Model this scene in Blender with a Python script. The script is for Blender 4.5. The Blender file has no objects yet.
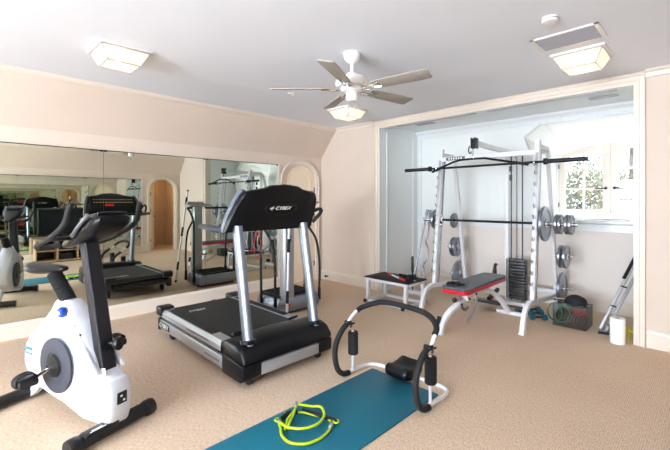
import bpy, bmesh, math, random
from mathutils import Vector, Matrix, Euler
random.seed(7)
PI = math.pi
SC = bpy.context.scene
COL = SC.collection

# ------------------------------------------------------------------ materials
def lin(c):
    return tuple(((v/255)/12.92 if v/255 <= .04045 else ((v/255+.055)/1.055)**2.4) for v in c)
def mat(name, rgb, rough=.5, metal=0., noise=0., nscale=30., bump=0., bscale=200., coat=0., spec=.5, trans=0., alpha=1., stretch=None):
    m = bpy.data.materials.new(name); m.use_nodes = True
    nt = m.node_tree; b = nt.nodes['Principled BSDF']
    c = lin(rgb) + (1,)
    b.inputs['Base Color'].default_value = c
    b.inputs['Roughness'].default_value = rough
    b.inputs['Metallic'].default_value = metal
    b.inputs['Specular IOR Level'].default_value = spec
    b.inputs['Coat Weight'].default_value = coat
    b.inputs['Transmission Weight'].default_value = trans
    b.inputs['Alpha'].default_value = alpha
    tc = nt.nodes.new('ShaderNodeTexCoord'); src = tc.outputs['Object']
    if stretch:
        mp = nt.nodes.new('ShaderNodeMapping'); mp.inputs['Scale'].default_value = stretch
        nt.links.new(src, mp.inputs['Vector']); src = mp.outputs['Vector']
    nz = nt.nodes.new('ShaderNodeTexNoise'); nz.inputs['Scale'].default_value = nscale; nz.inputs['Detail'].default_value = 3
    nt.links.new(src, nz.inputs['Vector'])
    rp = nt.nodes.new('ShaderNodeValToRGB')
    k = max(noise, .015)
    rp.color_ramp.elements[0].position = .3; rp.color_ramp.elements[1].position = .7
    rp.color_ramp.elements[0].color = tuple(v*(1-k) for v in c[:3]) + (1,)
    rp.color_ramp.elements[1].color = tuple(min(1, v*(1+k)) for v in c[:3]) + (1,)
    nt.links.new(nz.outputs['Fac'], rp.inputs['Fac']); nt.links.new(rp.outputs['Color'], b.inputs['Base Color'])
    if bump:
        n2 = nt.nodes.new('ShaderNodeTexNoise'); n2.inputs['Scale'].default_value = bscale; n2.inputs['Detail'].default_value = 2
        nt.links.new(src, n2.inputs['Vector'])
        bp = nt.nodes.new('ShaderNodeBump'); bp.inputs['Strength'].default_value = bump; bp.inputs['Distance'].default_value = .004
        nt.links.new(n2.outputs['Fac'], bp.inputs['Height']); nt.links.new(bp.outputs['Normal'], b.inputs['Normal'])
    return m
def emis(name, rgb, strength):
    m = mat(name, rgb, .5)
    b = m.node_tree.nodes['Principled BSDF']
    b.inputs['Emission Color'].default_value = lin(rgb) + (1,); b.inputs['Emission Strength'].default_value = strength
    return m
def thin_glass(name, rgb, gloss=.08, rough=0.):
    m = bpy.data.materials.new(name); m.use_nodes = True
    nt = m.node_tree; nt.nodes.clear()
    o = nt.nodes.new('ShaderNodeOutputMaterial'); t = nt.nodes.new('ShaderNodeBsdfTransparent'); g = nt.nodes.new('ShaderNodeBsdfGlossy')
    mx = nt.nodes.new('ShaderNodeMixShader'); t.inputs[0].default_value = lin(rgb) + (1,)
    g.inputs['Roughness'].default_value = rough; mx.inputs[0].default_value = gloss
    nt.links.new(t.outputs[0], mx.inputs[1]); nt.links.new(g.outputs[0], mx.inputs[2]); nt.links.new(mx.outputs[0], o.inputs[0])
    return m
def carpet_mat():
    m = bpy.data.materials.new('carpet'); m.use_nodes = True; nt = m.node_tree; b = nt.nodes['Principled BSDF']
    N = nt.nodes.new; L = nt.links.new
    tc = N('ShaderNodeTexCoord')
    mp = N('ShaderNodeMapping'); mp.inputs['Scale'].default_value = (130, 45, 1); L(tc.outputs['Object'], mp.inputs['Vector'])
    n1 = N('ShaderNodeTexNoise'); n1.inputs['Scale'].default_value = 1; n1.inputs['Detail'].default_value = 4; n1.inputs['Roughness'].default_value = .65; L(mp.outputs[0], n1.inputs['Vector'])
    n2 = N('ShaderNodeTexNoise'); n2.inputs['Scale'].default_value = 1.3; n2.inputs['Detail'].default_value = 2; L(tc.outputs['Object'], n2.inputs['Vector'])
    wv = N('ShaderNodeTexWave'); wv.bands_direction = 'X'; wv.inputs['Scale'].default_value = 28; wv.inputs['Distortion'].default_value = 3.; wv.inputs['Detail'].default_value = 2; wv.inputs['Detail Scale'].default_value = 3
    L(tc.outputs['Object'], wv.inputs['Vector'])
    r = N('ShaderNodeValToRGB'); e = r.color_ramp.elements
    e[0].position = .3; e[0].color = lin(CARPET_D) + (1,); e[1].position = .68; e[1].color = lin(CARPET_L) + (1,)
    mx = N('ShaderNodeMath'); mx.operation = 'MULTIPLY_ADD'; L(wv.outputs['Fac'], mx.inputs[0]); mx.inputs[1].default_value = .16; L(n1.outputs['Fac'], mx.inputs[2])
    ms = N('ShaderNodeMath'); ms.operation = 'MULTIPLY_ADD'; L(n2.outputs['Fac'], ms.inputs[0]); ms.inputs[1].default_value = .15; L(mx.outputs[0], ms.inputs[2])
    sb = N('ShaderNodeMath'); sb.operation = 'SUBTRACT'; L(ms.outputs[0], sb.inputs[0]); sb.inputs[1].default_value = .15
    L(sb.outputs[0], r.inputs['Fac']); L(r.outputs[0], b.inputs['Base Color'])
    b.inputs['Roughness'].default_value = .95; b.inputs['Specular IOR Level'].default_value = .1
    bp = N('ShaderNodeBump'); bp.inputs['Strength'].default_value = .35; bp.inputs['Distance'].default_value = .002
    L(mx.outputs[0], bp.inputs['Height']); L(bp.outputs[0], b.inputs['Normal'])
    return m
CARPET_D = (184, 158, 132); CARPET_L = (230, 209, 186)
M = dict(
    wall=mat('wall_paint', (212, 197, 184), .7, noise=.02, nscale=2, bump=.08, bscale=300),  # peach paint, with the lamps' warm light mixed into the colour
    ceil=mat('ceiling_paint', (236, 242, 252), .8, noise=.01, nscale=1.5),  # white ceiling; the blue of the daylight is put into this tint
    trim=mat('trim_paint', (224, 213, 200), .35, noise=.01),
    dorm=mat('dormer_paint', (250, 250, 248), .6, noise=.01),
    alc=mat('alcove_paint', (230, 234, 233), .6, noise=.015, nscale=2),
    alct=mat('alcove_trim', (226, 230, 232), .35, noise=.01),  # white trim; its dimmer light is painted in as a cool grey
    carpet=carpet_mat(),
    mirror=mat('mirror_silver', (226, 232, 222), 0., 1.),
    mirror_edge=mat('mirror_edge', (40, 42, 44), .3, .6),
    black=mat('black_plastic', (12, 12, 14), .4, noise=.05),
    gblack=mat('gloss_black', (7, 9, 15), .34, noise=.05, spec=.28),
    rubber=mat('black_rubber', (15, 15, 17), .75, noise=.08, bump=.2),
    foam=mat('black_foam', (12, 12, 14), .85, noise=.1, bump=.35, bscale=400),
    belt=mat('treadmill_belt', (24, 24, 27), .7, noise=.08, bump=.2, bscale=500),
    silver=mat('silver_metal', (140, 147, 162), .4, .9, noise=.02),
    rail=mat('silver_paint', (176, 180, 186), .35, .6, noise=.02),
    chrome=mat('chrome', (214, 216, 220), .12, 1.),
    navy=mat('dark_navy_enamel', (24, 27, 36), .35, .3, noise=.03),
    fairing=mat('fairing_grey', (104, 110, 124), .45, .3, noise=.03),
    dado=mat('alcove_lower_paint', (222, 213, 206), .65, noise=.01),
    steel=mat('cast_steel', (146, 152, 162), .28, .9, noise=.08, nscale=12),
    dsteel=mat('dark_steel', (40, 42, 48), .35, .7, noise=.05),
    white=mat('white_enamel', (226, 228, 232), .3, noise=.01, coat=.3),
    wplast=mat('white_plastic', (216, 221, 231), .28, noise=.01, coat=.2),
    gdisc=mat('grey_disc', (52, 57, 68), .5, noise=.15, nscale=60),
    gmetal=mat('grey_metal', (176, 180, 188), .3, .7, noise=.03),
    blue=mat('blue_plastic', (24, 66, 168), .3),
    labelblue=mat('label_blue', (44, 120, 196), .4),
    print=mat('white_print', (235, 236, 238), .5),
    gprint=mat('grey_print', (90, 94, 102), .5),
    teal=mat('teal_mat', (0, 104, 128), .55, noise=.05, nscale=60, bump=.1, bscale=150),
    lime=mat('lime_rubber', (176, 204, 16), .35, noise=.03),
    red=mat('red_vinyl', (196, 18, 44), .35, noise=.03),
    redp=mat('red_plastic', (206, 40, 34), .4),
    gvinyl=mat('grey_vinyl', (84, 86, 94), .45, noise=.06, bump=.1),
    door=mat('door_paint', (240, 224, 200), .4, noise=.01),
    fan=mat('fan_white', (232, 230, 228), .35, noise=.01),
    blade=mat('fan_blade', (158, 152, 144), .5, noise=.04, nscale=8),
    vent=mat('vent_grey', (160, 160, 168), .5, .2, noise=.05),
    wood=mat('light_wood', (172, 142, 110), .5, noise=.12, nscale=6, stretch=(1, 1, 14)),
    paper=mat('white_paper', (246, 246, 248), .9, noise=.02, bump=.3, bscale=90),
    yellow=mat('yellow_plastic', (216, 196, 30), .4),
    green=mat('green_rubber', (14, 96, 66), .5, noise=.06),
    tealdark=mat('teal_vinyl', (20, 84, 104), .45),
    bag=mat('dark_cloth', (22, 24, 30), .8, noise=.2, nscale=20, bump=.4, bscale=60),
    redbag=mat('red_cloth', (176, 40, 50), .8, noise=.2, nscale=20, bump=.3, bscale=80),
    leaf=mat('tree_leaf', (140, 146, 122), .8, noise=.3, nscale=3),
    bark=mat('tree_bark', (110, 104, 98), .9, noise=.3, nscale=10, bump=.5, bscale=30),
    roofw=mat('pale_roof', (236, 236, 236), .8, noise=.05),
    glass=thin_glass('window_glass', (250, 252, 252)),
    cplast=thin_glass('clear_plastic', (226, 228, 232), .12, .08),
    tv=mat('tv_screen', (14, 18, 22), .15, noise=.03),
    led=emis('red_led', (255, 40, 30), 1.6),
    ledg=emis('dim_led', (210, 190, 120), .8),
    bulb=emis('lamp_bulb', (255, 214, 160), 5.),
)
def shade_mat():
    m = bpy.data.materials.new('frosted_lamp_glass'); m.use_nodes = True; nt = m.node_tree; nt.nodes.clear(); N = nt.nodes.new; L = nt.links.new
    o = N('ShaderNodeOutputMaterial'); t = N('ShaderNodeBsdfTransparent'); tr = N('ShaderNodeBsdfTranslucent'); d = N('ShaderNodeBsdfDiffuse')
    a = N('ShaderNodeMixShader'); b = N('ShaderNodeMixShader'); e = N('ShaderNodeEmission'); ad = N('ShaderNodeAddShader')
    t.inputs[0].default_value = (1, .97, .93, 1); tr.inputs[0].default_value = (1, .95, .88, 1); d.inputs[0].default_value = (.9, .88, .85, 1)
    e.inputs[0].default_value = lin((255, 226, 190)) + (1,); e.inputs[1].default_value = .35
    a.inputs[0].default_value = .5; L(tr.outputs[0], a.inputs[1]); L(d.outputs[0], a.inputs[2])
    b.inputs[0].default_value = .4; L(t.outputs[0], b.inputs[1]); L(a.outputs[0], b.inputs[2])
    L(b.outputs[0], ad.inputs[0]); L(e.outputs[0], ad.inputs[1]); L(ad.outputs[0], o.inputs[0])
    return m
M['shade'] = shade_mat()

# ------------------------------------------------------------------ mesh builder
def smooth_path(pts, n):
    P = [Vector(p) for p in pts]
    if n <= 1 or len(P) < 3: return P
    out = []
    for i in range(len(P)-1):
        p0 = P[i-1] if i > 0 else P[i]*2-P[i+1]
        p1, p2 = P[i], P[i+1]
        p3 = P[i+2] if i+2 < len(P) else P[i+1]*2-P[i]
        for k in range(n):
            t = k/n
            out.append(.5*((2*p1)+(-p0+p2)*t+(2*p0-5*p1+4*p2-p3)*t*t+(-p0+3*p1-3*p2+p3)*t**3))
    out.append(P[-1]); return out
class MB:
    def __init__(s): s.bm = bmesh.new()
    def _add(s, t):
        me = bpy.data.meshes.new('tmp'); t.to_mesh(me); t.free(); s.bm.from_mesh(me); bpy.data.meshes.remove(me); return s
    def box(s, c, d, rot=(0,0,0), bevel=0., seg=2):
        t = bmesh.new(); bmesh.ops.create_cube(t, size=1)
        bmesh.ops.scale(t, vec=d, verts=t.verts)
        if bevel: bmesh.ops.bevel(t, geom=t.edges[:], offset=bevel, segments=seg, affect='EDGES', profile=.5)
        t.transform(Matrix.Translation(c) @ Euler(rot).to_matrix().to_4x4()); return s._add(t)
    def span(s, a, b, bevel=0.):
        return s.box([(p+q)/2 for p, q in zip(a, b)], [abs(q-p) for p, q in zip(a, b)], bevel=bevel)
    def tube(s, pts, r=.01, seg=12, n=1, sect=None, up=None, closed=False, cap=True, radii=None):
        P = smooth_path(pts, n); t = bmesh.new(); rings = []
        N = len(P); prev = None
        for i, p in enumerate(P):
            if closed: d = P[(i+1) % N]-P[i-1]
            else: d = P[min(i+1, N-1)]-P[max(i-1, 0)]
            d.normalize()
            if prev is None:
                u = Vector(up) if up else (Vector((0,0,1)) if abs(d.z) < .9 else Vector((1,0,0)))
            else: u = prev
            u = (u-d*u.dot(d)).normalized(); prev = u; w = d.cross(u)
            rr = r
            if radii: rr = radii[min(len(radii)-1, int(round(i*(len(radii)-1)/(N-1))))]
            if sect:
                a, b = sect; f = min(a, b)*.12
                pr = [(a/2, b/2-f), (a/2-f, b/2), (-a/2+f, b/2), (-a/2, b/2-f), (-a/2, -b/2+f), (-a/2+f, -b/2), (a/2-f, -b/2), (a/2, -b/2+f)]
            else: pr = [(rr*math.cos(2*PI*k/seg), rr*math.sin(2*PI*k/seg)) for k in range(seg)]
            rings.append([t.verts.new(p+w*x+u*y) for x, y in pr])
        K = len(rings[0])
        for i in range(N if closed else N-1):
            A, B = rings[i], rings[(i+1) % N]
            for k in range(K): t.faces.new((A[k], A[(k+1) % K], B[(k+1) % K], B[k]))
        if cap and not closed:
            t.faces.new(list(reversed(rings[0]))); t.faces.new(rings[-1])
        bmesh.ops.recalc_face_normals(t, faces=t.faces[:])
        return s._add(t)
    def cyl(s, a, b, r, r2=None, seg=24):
        return s.tube([a, b], r, seg, radii=[r, r2] if r2 is not None else None)
    def lathe(s, prof, c=(0,0,0), axis=(0,0,1), seg=32):
        t = bmesh.new(); rings = []
        for r, z in prof:
            rings.append([t.verts.new((max(r, 1e-4)*math.cos(2*PI*k/seg), max(r, 1e-4)*math.sin(2*PI*k/seg), z)) for k in range(seg)])
        for A, B in zip(rings, rings[1:]):
            for k in range(seg): t.faces.new((A[k], A[(k+1) % seg], B[(k+1) % seg], B[k]))
        t.faces.new(list(reversed(rings[0]))); t.faces.new(rings[-1])
        bmesh.ops.recalc_face_normals(t, faces=t.faces[:])
        q = Vector((0,0,1)).rotation_difference(Vector(axis).normalized())
        t.transform(Matrix.Translation(c) @ q.to_matrix().to_4x4()); return s._add(t)
    def prism(s, pts, fn, d0, d1, bevel=0., seg=2):
        """pts 2-d outline; fn(a, b, d) -> 3-d point"""
        t = bmesh.new()
        A = [t.verts.new(fn(a, b, d0)) for a, b in pts]; B = [t.verts.new(fn(a, b, d1)) for a, b in pts]
        t.faces.new(A); t.faces.new(list(reversed(B))); n = len(pts)
        for k in range(n): t.faces.new((A[k], B[k], B[(k+1) % n], A[(k+1) % n]))
        bmesh.ops.recalc_face_normals(t, faces=t.faces[:])
        if bevel: bmesh.ops.bevel(t, geom=t.edges[:], offset=bevel, segments=seg, affect='EDGES', profile=.5)
        return s._add(t)
    def loft(s, secs, cap=True, closed=True):
        t = bmesh.new(); R = [[t.verts.new(p) for p in q] for q in secs]; K = len(R[0])
        for A, B in zip(R, R[1:]):
            for k in range(K if closed else K-1): t.faces.new((A[k], A[(k+1) % K], B[(k+1) % K], B[k]))
        if cap and closed: t.faces.new(list(reversed(R[0]))); t.faces.new(R[-1])
        bmesh.ops.recalc_face_normals(t, faces=t.faces[:]); return s._add(t)
    def ball(s, c, r, sc=(1,1,1), sub=2, jitter=0.):
        t = bmesh.new(); bmesh.ops.create_icosphere(t, subdivisions=sub, radius=r)
        for v in t.verts:
            if jitter: v.co *= 1+random.uniform(-jitter, jitter)
        bmesh.ops.scale(t, vec=sc, verts=t.verts); bmesh.ops.translate(t, vec=c, verts=t.verts); return s._add(t)
    def quads(s, qs):
        for q in qs: s.bm.faces.new([s.bm.verts.new(p) for p in q])
        return s
    def build(s, name, m, parent=None, local=False, ang=.6):
        bm = s.bm
        if parent is not None and not local: bm.transform(world(parent).inverted())
        for f in bm.faces: f.smooth = True
        for e in bm.edges:
            if len(e.link_faces) != 2 or e.calc_face_angle(0) > ang: e.smooth = False
        me = bpy.data.meshes.new(name); bm.to_mesh(me); bm.free(); me.materials.append(M[m] if isinstance(m, str) else m)
        o = bpy.data.objects.new(name, me); COL.objects.link(o)
        if parent is not None: o.parent = parent
        return o
def world(o):
    mtx = o.matrix_basis.copy()
    while o.parent: o = o.parent; mtx = o.matrix_basis @ mtx
    return mtx
def tag(o, label, cat, group=None, kind=None):
    o['label'] = label; o['category'] = cat
    if group: o['group'] = group
    if kind: o['kind'] = kind
    return o
def thing(name, label, cat, loc=(0,0,0), rz=0, group=None):
    o = bpy.data.objects.new(name, None); COL.objects.link(o); o.empty_display_size = .1
    o.location = loc; o.rotation_euler = (0, 0, rz); return tag(o, label, cat, group)
def struct(o): o['kind'] = 'structure'; return o
def copy_tree(o, parent=None):
    c = o.copy(); COL.objects.link(c)
    if parent is not None: c.parent = parent
    for ch in [x for x in COL.objects if x.parent == o]: copy_tree(ch, c)
    return c
def text(name, body, size, depth, m, parent, mtx, shear=.25, local=True, ax=1.):
    cu = bpy.data.curves.new('txt', 'FONT'); cu.body = body; cu.size = size; cu.extrude = depth; cu.shear = shear; cu.align_x = 'CENTER'; cu.align_y = 'CENTER'
    o = bpy.data.objects.new('txt', cu); COL.objects.link(o)
    bpy.context.view_layer.update()
    me = bpy.data.meshes.new_from_object(o.evaluated_get(bpy.context.evaluated_depsgraph_get()))
    bpy.data.objects.remove(o); bpy.data.curves.remove(cu)
    me.name = name; me.transform(mtx @ Matrix.Diagonal((ax, 1, 1, 1)))
    if parent is not None and not local: me.transform(world(parent).inverted())
    me.materials.clear(); me.materials.append(M[m])
    r = bpy.data.objects.new(name, me); COL.objects.link(r); r.parent = parent; return r
def frame(origin, xdir, ydir):
    x = Vector(xdir).normalized(); y = Vector(ydir); y = (y-x*y.dot(x)).normalized(); z = x.cross(y)
    return Matrix(((x.x, y.x, z.x, origin[0]), (x.y, y.y, z.y, origin[1]), (x.z, y.z, z.z, origin[2]), (0, 0, 0, 1)))

# ------------------------------------------------------------------ the room
XL, XR, YB, YF, ZC = -5.12, 1.10, 4.77, -5.2, 2.69
SZ, SD = 2.19, .40           # where the sloped ceiling starts, how far it leans in
OX0, OX1, OZ = -3.76, -.58, 2.57
AB = 5.87                    # alcove back wall
struct(MB().box(((XL+XR)/2, 1.0, -.05), (XR-XL+3.4, 15.4, .1)).build('floor', 'carpet'))
struct(MB().box(((XL+XR)/2, (YB+YF)/2, ZC+.05), (XR-XL, YB-YF+.3, .1)).build('ceiling', 'ceil'))
def slope(name, x0, x1):
    sx = -1 if x1 > x0 else 1
    struct(MB().prism([(x0, SZ), (x1, ZC), (x1, ZC+.1), (x0+sx*.1, ZC+.1), (x0+sx*.1, SZ)], lambda a, b, d: (a, d, b), YF, YB+.1).build(name, 'wall'))
slope('ceiling_slope_left', XL, XL+SD); slope('ceiling_slope_right', XR, XR-SD)
# left wall with a shallow arched door recess
DY0, DY1, DSP, DTOP = 3.90, 4.62, 1.76, 2.06
def arch_pts(y0, y1, zs, zt, n=16):
    c, w = (y0+y1)/2, (y1-y0)/2
    return [(c-w*math.cos(PI*k/n), zs+(zt-zs)*math.sin(PI*k/n)) for k in range(n+1)]
def wall_with_arch(x, y0, y1, zt, ay0, ay1, zs, za, th):
    """a wall in the plane x with an arched doorway from ay0 to ay1"""
    b = MB(); fn = lambda a, c, d: (d, a, c); x2 = x+th
    b.prism([(y0, 0), (ay0, 0), (ay0, zt), (y0, zt)], fn, x, x2)
    b.prism([(ay1, 0), (y1, 0), (y1, zt), (ay1, zt)], fn, x, x2)
    P = arch_pts(ay0, ay1, zs, za)
    for (a0, c0), (a1, c1) in zip(P, P[1:]): b.prism([(a0, c0), (a1, c1), (a1, zt), (a0, zt)], fn, x, x2)
    return b
struct(wall_with_arch(XL, YF, YB, SZ, DY0, DY1, DSP, DTOP, -.12).build('wall_left', 'wall'))
RY0, RY1, RSP, RTOP = 3.93, 4.62, 1.72, 2.04
struct(wall_with_arch(XR, YF, YB, SZ, RY0, RY1, RSP, RTOP, .12).build('wall_right', 'wall'))
b = MB(); fy = lambda a, c, d: (a, d, c)
b.prism([(XL-.12, 0), (OX0-.02, 0), (OX0-.02, ZC+.1), (XL-.12, ZC+.1)], fy, YB, YB+.13)
b.prism([(OX1, 0), (XR+.12, 0), (XR+.12, ZC+.1), (OX1, ZC+.1)], fy, YB, YB+.13)
b.prism([(OX0-.02, OZ+.02), (OX1, OZ+.02), (OX1, ZC+.1), (OX0-.02, ZC+.1)], fy, YB, YB+.13)
struct(b.build('wall_back', 'wall'))
# unseen front wall behind the camera, its two windows added to supply daylight
b = MB(); WX = [(-3.0, -1.1), (-.8, .9)]; WZ0, WZ1 = .5, 2.45
xs = [XL-.12, -3.0, -1.1, -.8, .9, XR+.12]
for i in range(5):
    if i in (1, 3):
        b.span((xs[i], YF-.12, 0), (xs[i+1], YF, WZ0)); b.span((xs[i], YF-.12, WZ1), (xs[i+1], YF, ZC+.1))
    else: b.span((xs[i], YF-.12, 0), (xs[i+1], YF, ZC+.1))
struct(b.build('wall_front', 'wall'))
for i, (a, c) in enumerate(WX):
    b = MB(); w = .06
    for x in (a+w/2, (a+c)/2, c-w/2): b.box((x, YF-.06, (WZ0+WZ1)/2), (w, .06, WZ1-WZ0))
    for z in (WZ0+w/2, (WZ0+WZ1)/2, WZ1-w/2): b.box(((a+c)/2, YF-.06, z), (c-a, .055, w))
    o = struct(b.build('window_%d' % (i+2), 'trim'))
    MB().span((a+.02, YF-.063, WZ0+.02), (c-.02, YF-.058, WZ1-.02)).build('pane', 'glass', o, local=True)
# mouldings
def base_run(name, pts2, nrm, m='trim', h=.17):
    """baseboard from p to q, nrm points into the room"""
    (x0, y0), (x1, y1) = pts2; nx, ny = nrm
    prof = [(0, 0), (.022, 0), (.022, h-.035), (.017, h-.03), (.013, h-.008), (.006, h), (0, h)]
    b = MB(); b.loft([[(x0+nx*d, y0+ny*d, z) for d, z in prof], [(x1+nx*d, y1+ny*d, z) for d, z in prof]])
    return struct(b.build(name, m))
base_run('baseboard_left', ((XL, YF), (XL, 3.84)), (1, 0))
base_run('baseboard_right', ((XR, YF), (XR, 3.84)), (-1, 0))
base_run('baseboard_back', ((XL, YB), (OX0-.09, YB)), (0, -1))
base_run('baseboard_back_right', ((OX1+.10, YB), (XR, YB)), (0, -1))
base_run('baseboard_alcove', ((OX0-.0, AB), (-.2, AB)), (0, -1), 'trim', .2)
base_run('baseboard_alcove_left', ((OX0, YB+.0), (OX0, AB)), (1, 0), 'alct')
# crown where slope meets ceiling, thin bead; and on the back wall
b = MB(); b.loft([[(XL+SD-.04, y, ZC-.05), (XL+SD+.005, y, ZC-.03), (XL+SD+.03, y, ZC+.001), (XL+SD-.05, y, ZC+.001)] for y in (YF, YB)])
struct(b.build('trim_1', 'trim'))
b = MB(); b.loft([[(XR-SD+.04, y, ZC-.05), (XR-SD-.005, y, ZC-.03), (XR-SD-.03, y, ZC+.001), (XR-SD+.05, y, ZC+.001)] for y in (YF, YB)])
struct(b.build('trim_2', 'trim'))
def crown_back(name, x0, x1):
    b = MB(); b.loft([[(x, YB, ZC-.07), (x, YB-.015, ZC-.065), (x, YB-.02, ZC-.03), (x, YB-.05, ZC-.01), (x, YB-.05, ZC), (x, YB, ZC)] for x in (x0, x1)])
    return struct(b.build(name, 'trim'))
crown_back('trim_3', XL+SD, OX0-.10); crown_back('trim_4', OX1+.09, XR-SD)
# casing around the opening: stepped profile running up, over and down
def casing(name, m, x0, x1, z1, y, w, prof, bottom=0.):
    """prof: (offset outwards 0..1, height off the wall)"""
    b = MB(); secs = []
    for (px, pz, ox, oz) in ((x0, bottom, -1, 0), (x0, z1, -1, 1), (x1, z1, 1, 1), (x1, bottom, 1, 0)):
        secs.append([(px+ox*w*t, y-h, pz+oz*w*t) for t, h in prof])
    b.loft(secs); return struct(b.build(name, m, ang=.25))
P1 = [(0, 0), (0, .018), (.35, .018), (.38, .030), (.50, .030), (.55, .022), (.85, .026), (.87, .045), (1, .045), (1, 0)]
casing('trim_5', 'trim', OX0, OX1, OZ, YB, .09, P1)
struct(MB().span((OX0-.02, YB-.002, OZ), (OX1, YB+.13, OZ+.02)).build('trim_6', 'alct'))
# alcove beyond the opening
ZA = 2.63
b = MB(); b.span((OX0-.02, YB-.001, 0), (OX0, YB+.13, OZ)); b.span((OX0-.1, YB+.13, 0), (OX0, 6.1, 2.8)); struct(b.build('wall_alcove_left', 'alc'))
struct(MB().span((-.2, YB+.13, 0), (-.1, AB, 2.8)).build('wall_alcove_right', 'alc'))
struct(MB().span((OX0, YB+.13, ZA), (-.2, AB+.1, ZA+.1)).build('ceiling_alcove', 'alc'))
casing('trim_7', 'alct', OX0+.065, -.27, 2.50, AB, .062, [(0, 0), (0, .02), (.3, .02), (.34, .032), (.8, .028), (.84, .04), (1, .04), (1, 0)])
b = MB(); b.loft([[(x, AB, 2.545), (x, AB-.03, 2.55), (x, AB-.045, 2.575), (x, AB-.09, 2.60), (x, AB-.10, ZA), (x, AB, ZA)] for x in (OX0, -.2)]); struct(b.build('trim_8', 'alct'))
# pilaster panels on the left reveal
b = MB()
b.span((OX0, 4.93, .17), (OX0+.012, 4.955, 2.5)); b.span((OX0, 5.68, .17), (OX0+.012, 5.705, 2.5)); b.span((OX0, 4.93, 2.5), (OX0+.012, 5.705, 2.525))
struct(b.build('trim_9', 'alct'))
DX0, DX1, DYW = -1.885, -.375, 7.0      # dormer cheeks and window plane
SILL = 1.165
CXD = cx = (DX0+DX1)/2
def outline(h, pts, zt, n=10):
    # left half then mirrored right half of the dormer opening; the crown is a flat arc up to zt
    L_ = list(pts); (ax, az) = L_[-1]; arc = []
    for k in range(1, 2*n):
        a = PI*k/(2*n); arc.append((CXD-(CXD-ax)*math.cos(a), az+(zt-az)*math.sin(a)))
    return L_+arc+[(2*CXD-x, z) for x, z in reversed(L_)]
FO = outline(0, [(-1.85, SILL-.03), (-1.85, 1.95), (-1.90, 2.10), (-1.985, 2.35), (-1.75, 2.53)], 2.70)
BO = outline(0, [(-1.86, SILL-.03), (-1.86, 1.80), (-1.86, 2.00), (-1.86, 2.16), (-1.74, 2.26)], 2.46)
b = MB()
b.prism([(OX0, 0), (-1.85, 0), (-1.85, 1.95), (-1.90, 2.10), (-1.985, 2.35), (-1.985, 2.8), (OX0, 2.8)], fy, AB, AB+.1)
b.prism([(2*CXD+1.85, 0), (-.1, 0), (-.1, 2.8), (2*CXD+1.985, 2.8), (2*CXD+1.985, 2.35), (2*CXD+1.90, 2.10), (2*CXD+1.85, 1.95)], fy, AB, AB+.1)
b.prism([(-1.85, 0), (2*CXD+1.85, 0), (2*CXD+1.85, SILL-.03), (-1.85, SILL-.03)], fy, AB, AB+.1)
for (x0, z0), (x1, z1) in zip(FO[3:-4], FO[4:-3]): b.prism([(x0, z0), (x1, z1), (x1, 2.8), (x0, 2.8)], fy, AB, AB+.1)
struct(b.build('wall_alcove_back', 'alc'))
struct(MB().span((OX0, AB-.008, 0), (-.2, AB, SILL-.04)).build('wall_alcove_dado', 'dado'))
b = MB()
for k in range(len(FO)-1):
    def q(P, y, o):
        r_ = []
        for (x, z) in (P[k], P[k+1]):
            v = Vector((x-CXD, z-1.8)); v = v*(1+o/max(.3, v.length)); r_.append((v.x+CXD, y, v.y+1.8))
        return r_
    b.loft([q(FO, AB+.099, 0)+list(reversed(q(FO, AB+.099, .06))), q(BO, DYW, 0)+list(reversed(q(BO, DYW, .06)))])
struct(b.build('wall_dormer', 'dorm', ang=.5))
# window wall with arched opening
WX0, WX1 = -1.83, -.43
def wa(x): c = (WX0+WX1)/2; h = (WX1-WX0)/2; return 2.06+.24*math.sqrt(max(0, 1-((x-c)/h)**2))
b = MB()
b.span((DX0-.05, DYW, 1.0), (DX1+.05, DYW+.1, SILL+.035)); b.span((DX0-.25, DYW, SILL), (WX0, DYW+.1, 2.85)); b.span((WX1, DYW, SILL), (DX1+.25, DYW+.1, 2.85))
K = 20
for k in range(K):
    x0 = WX0+(WX1-WX0)*k/K; x1 = WX0+(WX1-WX0)*(k+1)/K
    b.prism([(x0, wa(x0)), (x1, wa(x1)), (x1, 2.85), (x0, 2.85)], fy, DYW, DYW+.1)
struct(b.build('wall_dormer_window', 'dorm'))
# window sill board with its moulding; continues as chair rail
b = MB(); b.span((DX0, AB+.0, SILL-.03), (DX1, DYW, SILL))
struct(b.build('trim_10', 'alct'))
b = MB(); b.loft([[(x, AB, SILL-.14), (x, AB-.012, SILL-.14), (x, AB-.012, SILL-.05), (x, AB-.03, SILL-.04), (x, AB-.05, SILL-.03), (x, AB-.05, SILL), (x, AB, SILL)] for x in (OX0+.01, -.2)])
struct(b.build('trim_11', 'alct'))
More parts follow.
